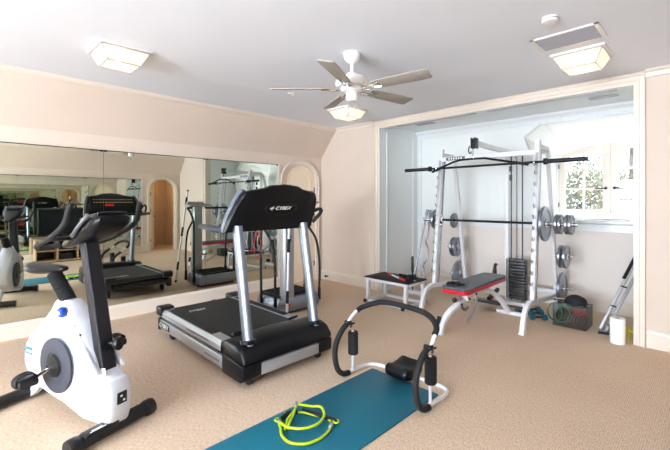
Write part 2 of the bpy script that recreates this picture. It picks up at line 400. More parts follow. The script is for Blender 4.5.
# casement window: window_1 > sash > pane, handle, hinge
win = struct(MB().box((cx, DYW+.03, SILL+.05), (WX1-WX0, .08, .05)).build('window_1', 'dorm'))
def leaf(xa, xb, hx, sgn):
    b = MB(); st = .095; zb = 1.215
    def bar(x0, x1, z0, ztop_fn, d=.05):
        n = 8
        for k in range(n):
            a = x0+(x1-x0)*k/n; c = x0+(x1-x0)*(k+1)/n
            b.prism([(a, z0), (c, z0), (c, ztop_fn(c)), (a, ztop_fn(a))], fy, DYW+.03-d/2, DYW+.03+d/2)
    e = .002
    bar(xa, xa+st, zb, wa); bar(xb-st, xb, zb, wa)
    b.prism([(xa, zb), (xb, zb), (xb, zb+.075), (xa, zb+.075)], fy, DYW+.006, DYW+.054)
    n = 14
    for k in range(n):
        a = xa+st+(xb-xa-2*st)*k/n; c = xa+st+(xb-xa-2*st)*(k+1)/n
        b.prism([(a, wa(a)-.085), (c, wa(c)-.085), (c, wa(c)), (a, wa(a))], fy, DYW+.006, DYW+.054)
    m = (xa+xb)/2
    b.span((m-.014, DYW+.012, zb), (m+.014, DYW+.048, wa(m)-.05))
    for z in (1.61, 1.905): b.span((xa+st, DYW+.013, z-.013), (xb-st, DYW+.047, z+.013))
    o = b.build('sash', 'trim', win, local=True)
    b = MB()
    n = 14
    for k in range(n):
        a = xa+.05+(xb-xa-.1)*k/n; c = xa+.05+(xb-xa-.1)*(k+1)/n
        b.prism([(a, zb+.02), (c, zb+.02), (c, wa(c)-.03), (a, wa(a)-.03)], fy, DYW+.028, DYW+.032)
    b.build('pane', 'glass', o, local=True)
    b = MB(); b.cyl((hx, DYW+.01, 1.615), (hx, DYW-.04, 1.615), .012, seg=12); b.tube([(hx, DYW-.035, 1.615), (hx+sgn*.13, DYW-.035, 1.612)], .010, 10); b.ball((hx, DYW-.035, 1.615), .022)
    b.build('handle', 'dsteel', o, local=True)
    ex = xa if sgn < 0 else xb
    for z in (1.36, 1.98): MB().cyl((ex+(.008 if sgn < 0 else -.008), DYW-.008, z-.035), (ex+(.008 if sgn < 0 else -.008), DYW-.008, z+.035), .009, seg=8).build('hinge', 'dsteel', o, local=True)
leaf(WX0, cx-.003, cx-.055, -1); leaf(cx+.003, WX1, cx+.055, 1)
tag(MB().tube([(-1.75, 6.10, SILL+.006), (-1.5, 6.3, SILL+.006), (-1.25, 6.2, SILL+.006), (-1.0, 6.32, SILL+.006), (-.8, 6.2, SILL+.006)], .004, 6, n=6).build('cable', 'gprint'), 'thin cable lying loose along the white window sill', 'cable')

# doors ----------------------------------------------------------------
def arch_casing(b, x, nx, y0, y1, zs, zt, w, prof):
    c, hw = (y0+y1)/2, (y1-y0)/2
    secs = []
    def sec(y, z, oy, oz): secs.append([(x+nx*h, y+oy*w*t, z+oz*w*t) for t, h in prof])
    sec(y0, 0, -1, 0)
    n = 20
    for k in range(n+1):
        a = PI*k/n; oy, oz = -math.cos(a), math.sin(a)*(1.0)
        sec(c-hw*math.cos(a), zs+(zt-zs)*math.sin(a), oy, oz)
    sec(y1, 0, 1, 0); b.loft(secs)
PC = [(0, 0), (0, .014), (.3, .014), (.36, .022), (.75, .018), (.8, .032), (1, .032), (1, 0)]
b = MB(); arch_casing(b, XL, 1, DY0, DY1, DSP, DTOP, .065, PC); struct(b.build('trim_12', 'trim', ang=.4))
b = MB(); arch_casing(b, XR, -1, RY0, RY1, RSP, RTOP, .065, PC); struct(b.build('trim_13', 'trim', ang=.4))
def arched_panel(b, fn, y0, y1, z0, zs, zt, d0, d1):
    P = [(y0, z0)]+arch_pts(y0, y1, zs, zt)+[(y1, z0)]
    b.prism(P, fn, d0, d1)
def arched_ring(b, fn, y0, y1, z0, zs, zt, w, d0, d1):
    """raised frame moulding following an arched outline"""
    O = [(y0, z0)]+arch_pts(y0, y1, zs, zt)+[(y1, z0)]
    I = [(y0+w, z0+w)]+arch_pts(y0+w, y1-w, zs, zt-w)+[(y1-w, z0+w)]
    n = len(O)
    for k in range(n):
        j = (k+1) % n; b.prism([O[k], O[j], I[j], I[k]], fn, d0, d1)
def make_door(name, x, nx, y0, y1, zs, zt, hinge_y, knob_y, swing=0.):
    o = bpy.data.objects.new(name, None); COL.objects.link(o); o['kind'] = 'structure'
    px = x-nx*.05; o.location = (px, hinge_y, 0); o.rotation_euler = (0, 0, swing)
    Y0, Y1 = y0-hinge_y, y1-hinge_y
    f = lambda a, c, d: (nx*d, a, c)
    g = .004
    b = MB(); arched_panel(b, f, Y0+g, Y1-g, .012, zs, zt-g, -.02, .02); b.build('door_panel', 'door', o, local=True)
    b = MB()
    for d0, d1 in ((.02, .028), (-.028, -.02)):
        arched_ring(b, f, Y0+.09, Y1-.09, 1.02, zs, zt-.1, .028, d0, d1)
        b.prism([(Y0+.09, .2), (Y1-.09, .2), (Y1-.09, .228), (Y0+.09, .228)], f, d0, d1); b.prism([(Y0+.09, .872), (Y1-.09, .872), (Y1-.09, .9), (Y0+.09, .9)], f, d0, d1)
        b.prism([(Y0+.09, .228), (Y0+.118, .228), (Y0+.118, .872), (Y0+.09, .872)], f, d0, d1); b.prism([(Y1-.118, .228), (Y1-.09, .228), (Y1-.09, .872), (Y1-.118, .872)], f, d0, d1)
    b.build('door_moulding', 'door', o, local=True)
    ky = knob_y-hinge_y; dr = -1 if knob_y > hinge_y else 1
    for s in (1, -1):
        b = MB(); b.lathe([(.026, 0), (.026, .006), (.01, .01), (.01, .045)], (nx*s*.02, ky, .97), (nx*s, 0, 0), 16)
        b.tube([(nx*s*.06, ky, .97), (nx*s*.06, ky+dr*.11, .965)], .008, 10); b.build('door_handle', 'dsteel', o, local=True)
    for z in (.3, 1.15, 1.62): MB().cyl((nx*.024, 0, z-.045), (nx*.024, 0, z+.045), .009, seg=8).build('hinge', 'dsteel', o, local=True)
    return o
make_door('door_1', XL, 1, DY0, DY1, DSP, DTOP, DY1-.006, DY0+.07)
# right wall: corridor behind the open arch
b = MB()
b.span((XR+.12, 3.45, 0), (XR+1.6, 3.57, 2.3)); b.span((XR+.12, 5.0, 0), (XR+1.6, 5.12, 2.3)); b.span((XR+1.6, 3.45, 0), (XR+1.7, 5.12, 2.3)); b.span((XR+.12, 3.45, 2.3), (XR+1.7, 5.12, 2.4))
b.span((XR+.0, 4.77, 0), (XR+.12, 5.12, 2.4))
struct(b.build('wall_corridor', 'wall'))
make_door('door_2', XR, -1, RY0, RY1, RSP, RTOP, RY0+.006, RY1-.07, math.radians(-62))
b = MB()
for y in (3.75, 4.3):
    for (z0, z1) in ((.25, .95), (1.1, 2.0)):
        f = lambda a, c, d: (XR+1.6-d, a, c)
        for q in ([(y, z0), (y+.42, z0), (y+.42, z0+.03), (y, z0+.03)], [(y, z1), (y+.42, z1), (y+.42, z1+.03), (y, z1+.03)], [(y, z0+.03), (y+.03, z0+.03), (y+.03, z1), (y, z1)], [(y+.39, z0+.03), (y+.42, z0+.03), (y+.42, z1), (y+.39, z1)]): b.prism(q, f, 0, .015)
struct(b.build('trim_14', 'trim'))

# mirrors ---------------------------------------------------------------
def mirror(x, nx, y0, y1, label, grp):
    t = thing('mirror_panel', label, 'mirror', (x, (y0+y1)/2, .17), 0, grp)
    g = .0015; hw = (y1-y0)/2-g; H = 2.02-.17
    MB().box((nx*.006, 0, H/2), (.006, 2*hw, H-.004)).build('mirror_glass', 'mirror', t, local=True)
    b = MB(); b.box((nx*.002, 0, H/2), (.0036, 2*hw+.002, H-.001)); b.box((nx*.007, 0, H-.003), (.011, 2*hw, .008))
    b.build('edge', 'mirror_edge', t, local=True)
    for s in (-1, 1):
        MB().box((nx*.011, s*(hw-.02), H-.008), (.006, .03, .02), bevel=.002).build('clip', 'dsteel', t, local=True)
for y0, y1, l in ((-1.29, -.02, 'tall wall mirror on the left wall nearest the camera'), (-.02, 1.25, 'tall wall mirror panel behind the white exercise bike'),
                  (1.25, 2.52, 'tall wall mirror panel behind the rear end of the treadmill'), (2.52, 3.79, 'tall wall mirror panel next to the arched door, behind the vibration machine')):
    mirror(XL, 1, y0, y1, l, 'left wall mirrors')
for y0, y1, l in ((-1.57, -.27, 'far wall mirror seen only in the opposite mirror, nearest the front windows'), (-.27, 1.03, 'far wall mirror seen in the reflection left of the television'),
                  (1.03, 2.36, 'far wall mirror seen in reflection behind the television'), (2.36, 3.69, 'far wall mirror seen in reflection beside the arched doorway')):
    mirror(XR, -1, y0, y1, l, 'opposite wall mirrors')
for i, (x, nx, y) in enumerate(((XL, 1, 3.79), (XR, -1, 3.69))):
    b = MB(); b.span((x, y+.001, .17), (x+nx*.02, y+.022, 2.04)); b.span((x, y+.022, .17), (x+nx*.012, y+.05, 2.03)); struct(b.build('trim_%d' % (15+i), 'wood' if 0 else 'trim'))

# ceiling things ---------------------------------------------------------
def lamp_fixture(loc, label):
    t = thing('ceiling_light', label, 'ceiling light', loc, 0, 'flush glass ceiling lights')
    b = MB(); b.box((0, 0, -.009), (.40, .40, .018), bevel=.004); b.build('ceiling_plate', 'fan', t, local=True)
    T, B, h = .18, .125, .125
    q = [(-1,-1), (1,-1), (1,1), (-1,1)]; qs = []
    for k in range(4):
        (a, c), (d, e) = q[k], q[(k+1) % 4]; qs.append([(a*T, c*T, -.02), (d*T, e*T, -.02), (d*B, e*B, -h), (a*B, c*B, -h)])
    qs.append([(a*B, c*B, -h) for a, c in q])
    b = MB(); b.quads(qs); bmesh.ops.remove_doubles(b.bm, verts=b.bm.verts[:], dist=1e-5); b.build('lamp_shade', 'shade', t, local=True, ang=.2)
    b = MB(); r = .0045
    for k in range(4):
        (a, c), (d, e) = q[k], q[(k+1) % 4]
        b.tube([(a*T, c*T, -.02), (a*B, c*B, -h)], r, 6); b.tube([(a*B, c*B, -h), (d*B, e*B, -h)], r, 6); b.tube([(a*T, c*T, -.02), (d*T, e*T, -.02)], r*1.3, 6)
    b.build('frame', 'rail', t, local=True)
    for s in (-1, 1):
        b = MB(); b.ball((s*.06, 0, -.06), .022, (1, 1, 1.3)); b.build('bulb', 'bulb', t, local=True)
    return t
for x, y, l in ((-3.59, 1.0, 'square glass ceiling light nearest the left wall, above the bike'), (-3.62, 3.87, 'square glass ceiling light behind the ceiling fan near the arched door'),
                (-.83, 3.87, 'square glass ceiling light beside the ceiling vent by the alcove'), (-.83, 1.0, 'square glass ceiling light above the camera, seen in mirrors')):
    lamp_fixture((x, y, ZC), l)
    L = bpy.data.lights.new('lamp_light', 'POINT'); L.energy = .9; L.color = (1, .74, .50); L.shadow_soft_size = .05
    o = bpy.data.objects.new('lamp_light', L); COL.objects.link(o); o.location = (x, y, ZC-.085)
# fan
FX, FY, FZ = -2.22, 2.43, 2.385
t = thing('ceiling_fan', 'white five-bladed ceiling fan hanging in the middle of the ceiling', 'ceiling fan', (FX, FY, FZ))
MB().lathe([(.075, .305), (.075, .29), (.065, .25), (.04, .225), (.02, .215)], seg=32).build('canopy', 'fan', t, local=True)
MB().cyl((0, 0, .10), (0, 0, .23), .015, seg=16).build('downrod', 'fan', t, local=True)
MB().lathe([(.02, .135), (.045, .13), (.06, .105), (.12, .095), (.14, .07), (.145, .04), (.135, .015), (.10, .005), (.09, -.02), (.06, -.03)], seg=40).build('motor_housing', 'fan', t, local=True)
MB().lathe([(.05, -.03), (.055, -.05), (.055, -.085), (.045, -.105), (.0, -.11)], seg=32).build('switch_housing', 'fan', t, local=True)
b = MB(); b.cyl((.03, 0, -.105), (.03, 0, -.16), .0015, seg=6); b.ball((.03, 0, -.165), .007); b.build('pull_chain', 'chrome', t, local=True)
for i in range(5):
    a = math.radians(9+72*i); R = Matrix.Rotation(a, 4, 'Z') @ Matrix.Rotation(math.radians(-13), 4, 'X')
    b = MB(); P = []
    for s in (1, -1):
        pts = [(.20, .045), (.27, .058), (.60, .07), (.69, .066), (.70, .055)]
        P += [(x, s*y) for x, y in (pts if s == 1 else reversed(pts))]
    b.prism(P, lambda p, q, d: tuple(R @ Vector((p, q, d))), -.004, .004, bevel=.0015); br = b.build('blade', 'blade', t, local=True)
    b = MB()
    for s in (1, -1): b.tube([R @ Vector((.09, s*.01, -.005)), R @ Vector((.15, s*.045, -.012)), R @ Vector((.20, s*.02, -.012)), R @ Vector((.27, s*.035, -.008))], .006, 8, n=5)
    b.tube([R @ Vector((.10, 0, -.008)), R @ Vector((.26, 0, -.010))], .007, 8); b.build('blade_bracket', 'chrome', br, local=True)
t = thing('ceiling_vent', 'rectangular grey return air grille in the ceiling beside the square light', 'vent', (-.82, 3.39, ZC))
b = MB()
for s in (-1, 1): b.box((s*.215, 0, -.005), (.03, .32, .01)); b.box((0, s*.15, -.005), (.46, .02, .0098))
b.build('frame', 'fan', t, local=True)
b = MB(); b.box((0, 0, -.002), (.41, .29, .003))
for k in range(22): b.box((0, -.135+k*.0128, -.006), (.405, .002, .008), rot=(.6, 0, 0))
b.build('grille', 'vent', t, local=True)
t = thing('smoke_detector', 'small round white smoke detector on the ceiling near the vent', 'smoke detector', (-.82, 2.93, ZC))
MB().lathe([(.055, 0), (.055, -.012), (.05, -.03), (.03, -.036), (0, -.036)], seg=32).build('cover', 'fan', t, local=True)
MB().lathe([(.056, -.010), (.0575, -.012), (.056, -.014)], seg=32).build('ring', 'gprint', t, local=True)
tag(MB().lathe([(.055, 0), (.055, -.006), (.03, -.008), (.028, -.004), (.0, -.004)], (-3.56, 2.84, ZC), seg=24).build('ceiling_speaker', 'fan'), 'tiny round white plate on the ceiling left of the fan', 'ceiling fitting')
for i, (x, y, w_, d_, l) in enumerate(((-2.85, 4.835, 1.25, .035, 'long slot in the underside of the alcove header, step side'), (-1.40, 4.835, 1.35, .035, 'long slot in the underside of the alcove header, window side'), (-3.22, 5.21, .30, .13, 'small square grille in the alcove ceiling over the rack corner'), (-.93, 5.34, .28, .12, 'small square grille in the alcove ceiling near the window'))):
    b = MB(); b.box((x, y, (OZ if y < 4.9 else ZA)-.003), (w_, d_, .006)); o = tag(b.build('alcove_vent', 'vent'), l, 'vent', 'alcove ceiling vents')

# ------------------------------------------------------------------ outside
tag(MB().prism([(-6, 1.10), (4, 1.10), (4, 1.26), (-6, 1.26)], fy, 7.35, 8.6).build('flat_roof', 'roofw'), 'pale flat roof edge just outside the alcove window', 'roof')
tag(MB().box((-2, 20, -3.25), (60, 40, .2)).build('lawn', 'leaf'), 'lawn far below outside the window', 'lawn')['kind'] = 'stuff'
def tree(x, y, h, cz, r, seed, label, dens=260):
    random.seed(seed); t = thing('tree', label, 'tree', (x, y, -3.1), 0, 'trees outside the window')
    b = MB(); b.tube([(0, 0, 0), (.1, 0, h*.4), (-.05, .1, h*.8), (.05, 0, h)], n=4, seg=8, radii=[.16, .12, .08, .03])
    for k in range(26):
        a = random.uniform(0, 2*PI); z0 = h*random.uniform(.35, .9); l = r*random.uniform(.6, 1.15)
        p = Vector((0, 0, z0)); q = p+Vector((math.cos(a)*l*.5, math.sin(a)*l*.5, l*random.uniform(.1, .4))); e = q+Vector((math.cos(a+.5)*l*.5, math.sin(a+.5)*l*.5, l*random.uniform(-.1, .4)))
        b.tube([p, q, e], n=3, seg=5, radii=[.04, .02, .008])
        for j in range(3):
            f = q+(e-q)*random.random(); b.tube([f, f+Vector((random.uniform(-.5, .5), random.uniform(-.5, .5), random.uniform(-.2, .5)))], .006, 4)
    b.build('trunk', 'bark', t, local=True)
    b = MB(); qs = []
    for k in range(dens*12):
        v = Vector((random.gauss(0, .5), random.gauss(0, .5), random.gauss(0, .42))); v = v*r+Vector((0, 0, cz))
        if random.random() < .35: v = v*.0+Vector((0, 0, cz))+Vector((random.uniform(-1, 1)*r, random.uniform(-1, 1)*r, random.uniform(-.9, .6)*r))
        s = random.uniform(.03, .075); R = Euler((random.uniform(0, 6), random.uniform(0, 6), random.uniform(0, 6))).to_matrix()
        qs.append([v+R @ Vector(p) for p in ((-s, 0, 0), (0, -s*.5, 0), (s, 0, 0), (0, s*.5, .3*s))])
    b.quads(qs); b.build('foliage', 'leaf', t, local=True)
tree(-3.0, 11.8, 5.4, 4.6, 1.3, 3, 'grey-green leafy tree seen through the left window sash', 330)
tree(-1.95, 16.2, 5.2, 4.6, 1.2, 5, 'grey-green leafy tree seen through the right window sash', 300)
tree(-2.8, 22.5, 7.6, 4.9, 1.7, 9, 'bare-topped tree rising behind the two leafy trees', 120)
random.seed(11)
# ------------------------------------------------------------------ treadmill
TM = thing('treadmill', 'black and silver treadmill standing in front of the mirror wall', 'treadmill', (-3.3, 1.975, 0))
def ty(n, s): return 1.975+s*n            # mirrored across the belt's centre line
fxz = lambda a, c, d: (a, d, c)
for s in (-1, 1):
    sd = lambda q: [ty(q[0], s), ty(q[1], s)]
    b = MB(); y0, y1 = sd((.455, .40))
    b.prism([(-4.12, .095), (-2.80, .075), (-2.80, .175), (-4.12, .195)], fxz, y0, y1, bevel=.008); b.build('lower_rail', 'rail', TM)
    b = MB(); y0, y1 = sd((.43, .37)); b.prism([(-4.10, .19), (-2.80, .17), (-2.80, .215), (-4.10, .235)], fxz, y0, y1); b.build('rail_gap', 'black', TM)
    b = MB()
    b.loft([[(x, ty(.455, s), z0), (x, ty(.455, s), z0+.042), (x, ty(.43, s), z0+.072), (x, ty(.34, s), z0+.072), (x, ty(.34, s), z0)] for x, z0 in ((-4.08, .222), (-2.78, .21))])
    b.build('side_rail', 'rail', TM)
    b = MB(); b.loft([[(x, ty(.42, s), .293-(x+4.08)*.005), (x, ty(.345, s), .297-(x+4.08)*.005), (x, ty(.345, s), .289-(x+4.08)*.005), (x, ty(.42, s), .287-(x+4.08)*.005)] for x in (-3.98, -3.05)]); b.build('foot_strip', 'rubber', TM)
    MB().box((-4.10, ty(.40, s), .275), (.13, .15, .095), bevel=.02, seg=3).build('rear_cap', 'black', TM)
    b = MB(); b.box((-4.11, ty(.43, s), .145), (.05, .07, .13), bevel=.012); b.build('rear_foot_cover', 'black', TM)
    b = MB(); b.lathe([(.0, -.02), (.045, -.02), (.048, 0), (.045, .02), (0, .02)], (-3.95, ty(.38, s), .048), (0, 1, 0), 20); b.build('wheel', 'rubber', TM)
    b = MB(); b.lathe([(.0, -.015), (.032, -.015), (.034, 0), (.032, .015), (0, .015)], (-2.56, ty(.36, s), .034), (0, 1, 0), 20); b.build('wheel', 'rubber', TM)
    # oval upright
    b = MB(); A = Vector((-2.585, ty(.345, s), .27)); B = Vector((-2.755, ty(.345, s), 1.22)); secs = []
    for P in (A, B): secs.append([(P.x+.052*math.cos(2*PI*k/28), P.y+.038*math.sin(2*PI*k/28), P.z) for k in range(28)])
    b.loft(secs); b.build('upright', 'silver', TM)
    b = MB(); b.prism([(-2.80, .05), (-2.52, .05), (-2.475, .08), (-2.475, .185), (-2.80, .205)], fxz, ty(.46, s), ty(.29, s), bevel=.012); b.build('front_foot_cover', 'gblack', TM)
b = MB(); b.loft([[(x, y, z) for x, z in [(-4.09, .20), (-4.13, .235), (-4.09, .279), (-2.9, .272), (-2.9, .2)]] for y in (ty(.345, -1), ty(.345, 1))]); b.build('running_belt', 'belt', TM)
b = MB(); b.box((-3.4, 1.975, .16), (1.35, .7, .06)); b.build('deck_frame', 'black', TM)
# motor hood: lofted across the width with raised, rounded sides
b = MB(); secs = []
for y, k, f in [(-.455, .3, .7), (-.448, .5, .95), (-.43, .6, 1), (-.34, .62, 1), (-.29, .64, 1), (-.20, .9, 1.01), (0, 1.05, 1.015), (.20, .9, 1.01), (.29, .64, 1), (.34, .62, 1), (.43, .6, 1), (.448, .5, .95), (.455, .3, .7)]:
    h = .295+.045*k
    secs.append([(-2.84+.05*(1-f), ty(y, 1), .20), (-2.83+.05*(1-f), ty(y, 1), .285), (-2.79, ty(y, 1), h-.015), (-2.74, ty(y, 1), h), (-2.60, ty(y, 1), h-.005), (-2.53, ty(y, 1), h-.03), (-2.475-.03*(1-f), ty(y, 1), h-.09), (-2.47-.03*(1-f), ty(y, 1), .20)])
b.loft(secs); b.build('motor_hood', 'gblack', TM, ang=.7)
MB().box((-2.50, 1.975, .125), (.05, .60, .09), bevel=.006).build('front_strip', 'rail', TM)
MB().box((-2.60, 1.975, .17), (.2, .60, .07), bevel=.006).build('front_cover', 'gblack', TM)
for s in (-1, 1):
    MB().lathe([(.0, .0), (.062, 0), (.066, .012), (.058, .03), (.045, .034)], (-2.592, ty(.345, s), .30), (-.17, 0, .93), 28).build('upright_collar', 'gblack', TM)
    MB().box((-2.84, ty(.30, s), .315), (.06, .08, .02), rot=(0, -.5, 0), bevel=.005).build('hood_button', 'dsteel', TM)
# console: lofted wedge
cons = None
b = MB(); secs = []
for y, x0, z0, x1, z1 in [(-0.448, -2.787, 1.17, -2.739, 1.215), (-0.432, -2.787, 1.17, -2.691, 1.3), (-0.41, -2.787, 1.17, -2.634, 1.4), (-0.388, -2.787, 1.17, -2.597, 1.465), (-0.36, -2.787, 1.17, -2.579, 1.497), (-0.28, -2.787, 1.17, -2.569, 1.513), (-0.2, -2.787, 1.17, -2.562, 1.527), (-0.14, -2.787, 1.17, -2.548, 1.55), (0, -2.787, 1.17, -2.542, 1.562), (0.14, -2.787, 1.17, -2.548, 1.55), (0.2, -2.787, 1.17, -2.562, 1.527), (0.28, -2.787, 1.17, -2.569, 1.513), (0.36, -2.787, 1.17, -2.579, 1.497), (0.388, -2.787, 1.17, -2.597, 1.465), (0.41, -2.787, 1.17, -2.634, 1.4), (0.432, -2.787, 1.17, -2.691, 1.3), (0.448, -2.787, 1.17, -2.739, 1.215)]:
    Y = ty(y, 1); secs.append([(x0-.01, Y, z0), (x0+.02, Y, z0-.004), (x1-.02+.012, Y, z1-.03), (x1-.012, Y, z1-.006), (x1-.035, Y, z1), (x1-.075, Y, z1-.012), (x0-.085, Y, z0+.06), (x0-.09, Y, z0+.02)])
b.loft(secs); cons = b.build('console', 'gblack', TM, ang=.8)
dx, dz = (-2.575+.008+2.765), (1.50-1.166); L_ = math.hypot(dx, dz); upv = Vector((dx/L_, 0, dz/L_)); nv = Vector((upv.z, 0, -upv.x))
fc = Vector((-2.765, 0, 1.166))+upv*.225
for s in (-1, 1):       # grey side fairings of the console
    secs = []
    for yy, xx, zz, ww in ((.455, -2.805, 1.163, .03), (.440, -2.745, 1.30, .032), (.418, -2.69, 1.40, .034), (.396, -2.65, 1.47, .034), (.375, -2.63, 1.503, .03)):
        secs.append([(xx+.012, ty(yy-.028, s), zz), (xx+.010, ty(yy, s), zz), (xx-ww, ty(yy+.002, s), zz+.012), (xx-ww, ty(yy-.028, s), zz+.012)])
    b = MB(); b.loft(secs); b.build('side_fairing', 'fairing', cons)
# badge
b = MB(); n = 40
ring = [(fc+nv*.006+Vector((0, ty(.02, 1)+.165*math.cos(2*PI*k/n), 0))+upv*.054*math.sin(2*PI*k/n)) for k in range(n)]
b.tube(ring, .008, 8, closed=True); 
o = b.build('badge_ring', 'gblack', cons)
mt = frame(Vector((fc.x, ty(.02, 1), fc.z))+nv*.004, (0, 1, 0), upv)
text('logo_lettering', 'CYBEX', .046, .002, 'print', cons, mt @ Matrix.Translation((.018, 0, 0)), .3, local=False, ax=1.15)
b = MB()
for pts in ([(-.115, .024), (-.165, .0)], [(-.165, .0), (-.125, -.022)], [(-.14, .0), (-.112, .002)]):
    b.tube([mt @ Vector((p[0]*.72, p[1]*.72, .003)) for p in pts], .003, 6)
b.build('logo_mark', 'print', cons)
# user-side panel
b = MB(); P0 = Vector((-2.885, 0, 1.235)); P1 = Vector((-2.66, 0, 1.525)); pu = (P1-P0).normalized(); pn = Vector((-pu.z, 0, pu.x))
def onp(u, v, h=.004): return P0+pu*v+pn*h+Vector((0, ty(u, 1), 0))
b.loft([[onp(-.36, .03, -.02), onp(-.36, .03), onp(-.34, .33), onp(-.34, .33, -.02)], [onp(.36, .03, -.02), onp(.36, .03), onp(.34, .33), onp(.34, .33, -.02)]]); pan = b.build('control_panel', 'gblack', cons)
b = MB(); b.loft([[onp(-.2, .22, 0), onp(-.2, .22, .009), onp(-.2, .31, .009), onp(-.2, .31, 0)], [onp(.2, .22, 0), onp(.2, .22, .009), onp(.2, .31, .009), onp(.2, .31, 0)]]); b.build('display_window', 'dsteel', pan)
random.seed(3)
b = MB()
for r in range(2):
    for k in range(4): b.tube([onp(-.13+k*.035, .13+r*.028, .006), onp(-.108+k*.035, .13+r*.028, .006)], .0035, 4)
b.build('red_display', 'led', pan)
b = MB()
for k in range(14): 
    u = -.3+k*.045; b.tube([onp(u, .20, .006), onp(u+.024, .20, .006)], .0035, 4); b.tube([onp(u, .26, .011), onp(u+.02, .26, .011)], .003, 4)
b.build('key_row', 'ledg', pan)
b = MB(); b.box((-2.96, 1.975, 1.185), (.22, .76, .03), bevel=.012); b.box((-3.05, 1.975, 1.20), (.02, .7, .02), bevel=.008); b.build('tray', 'black', TM)
for s in (-1, 1):
    b = MB(); b.tube([(-2.82, ty(.43, s), 1.18), (-2.95, ty(.455, s), 1.19), (-3.10, ty(.46, s), 1.20), (-3.17, ty(.46, s), 1.20)], .026, 14, n=5, radii=[.03, .028, .022, .021]); b.build('handrail', 'gdisc', TM)
    if s > 0: b = MB(); b.tube([(-2.72, ty(.44, s), 1.22), (-2.68, ty(.50, s), 1.30), (-2.70, ty(.53, s), 1.34), (-2.78, ty(.53, s), 1.33), (-2.88, ty(.50, s), 1.27), (-2.95, ty(.46, s), 1.20)], .017, 12, n=6); b.build('grip_loop', 'rubber', TM)
    if s > 0: b = MB(); b.tube([(-2.66, ty(.42, s), 1.40), (-2.70, ty(.49, s), 1.41), (-2.78, ty(.49, s), 1.38)], .013, 10, n=5); b.build('top_grip', 'gmetal', TM)
b = MB(); b.tube([(-2.93, 1.93, 1.17), (-2.94, 1.91, .98), (-2.92, 1.95, .90), (-2.94, 1.99, .96), (-2.95, 1.97, 1.17)], .0025, 6, n=6); b.box((-2.93, 1.93, 1.12), (.03, .025, .035), bevel=.004); b.build('safety_cord', 'redp', TM)
b = MB(); b.tube([(-2.90, 1.90, 1.16), (-2.88, 1.86, 1.05), (-2.85, 1.9, .98), (-2.86, 2.02, 1.02), (-2.88, 2.04, 1.16)], .005, 6, n=6); b.build('sensor_cable', 'gprint', TM)
# lettering on the rails and belt
mt = frame((-3.99, ty(.459, -1), .142), (1, 0, -.015), (0, .0, 1))
b = MB(); b.box((-3.99, ty(.4575, -1), .142), (.26, .004, .062), bevel=.001); b.build('rail_badge', 'gblack', TM)
text('rail_lettering', 'CYBEX', .062, .0015, 'print', TM, frame((-3.985, ty(.461, -1), .142), (1, 0, 0), (0, 0, 1)), .3, local=False, ax=1.2)
text('belt_lettering', 'CYBEX', .07, .0006, 'print', TM, frame((-3.84, 1.80, .2795), (.0, -1, 0), (1, 0, 0)) @ Matrix.Rotation(PI, 4, 'Z') , .3, local=False, ax=.85)
b = MB()
for k in range(9): b.box((-3.08+k*.028, ty(.4565, -1), .125), (.012, .003, .016))
b.build('rail_print', 'gprint', TM); b = MB()
for k in range(16): b.box((-3.44+k*.026, ty(.4565, -1), .243), (.014, .003, .009))
b.build('side_print', 'gprint', TM)

# ------------------------------------------------------------------ exercise bike (built in its own frame: +x is the front)
BK = thing('exercise_bike', 'white upright exercise bike with black seat and handlebars, in front of the mirror', 'exercise bike', (-2.60, .70, 0), math.radians(18))
def BL(s, z, o=0): return (-s, -o, z)
fb = lambda a, c, d: (-a, -d, c)
prof = [(.86, .44), (.875, .36), (.87, .29), (.80, .215), (.70, .165), (.55, .14), (.40, .122), (.19, .075), (.06, .065), (-.035, .075), (-.06, .14), (-.065, .29), (-.045, .345), (.0, .345), (.08, .405), (.155, .53), (.22, .62), (.33, .675), (.40, .75), (.415, .77), (.555, .76), (.57, .74), (.585, .70), (.64, .64), (.72, .565), (.81, .50)]
b = MB()
c = (sum(p[0] for p in prof)/len(prof), sum(p[1] for p in prof)/len(prof))
def shrink(k):
    out = []
    N = len(prof)
    for i in range(N):
        p = Vector(prof[i]); t_ = (Vector(prof[(i+1) % N])-Vector(prof[i-1])).normalized(); nrm = Vector((-t_.y, t_.x))
        out.append(p-nrm*k)
    return out
def wd(s, z):   # half width: slim towards the seat collar, full round the flywheel, a bit narrower ahead
    w = .095
    if z > .60: w = .095-(z-.60)*.24
    if s < .15: w = .072
    return w
secs = []
for k, f in ((.03, -1.0), (.008, -.86), (0, -.62), (0, .62), (.008, .86), (.03, 1.0)):
    sg = 1
    secs.append([BL(p.x, p.y, f*wd(q[0], q[1])) for p, q in zip(shrink(k), prof)])
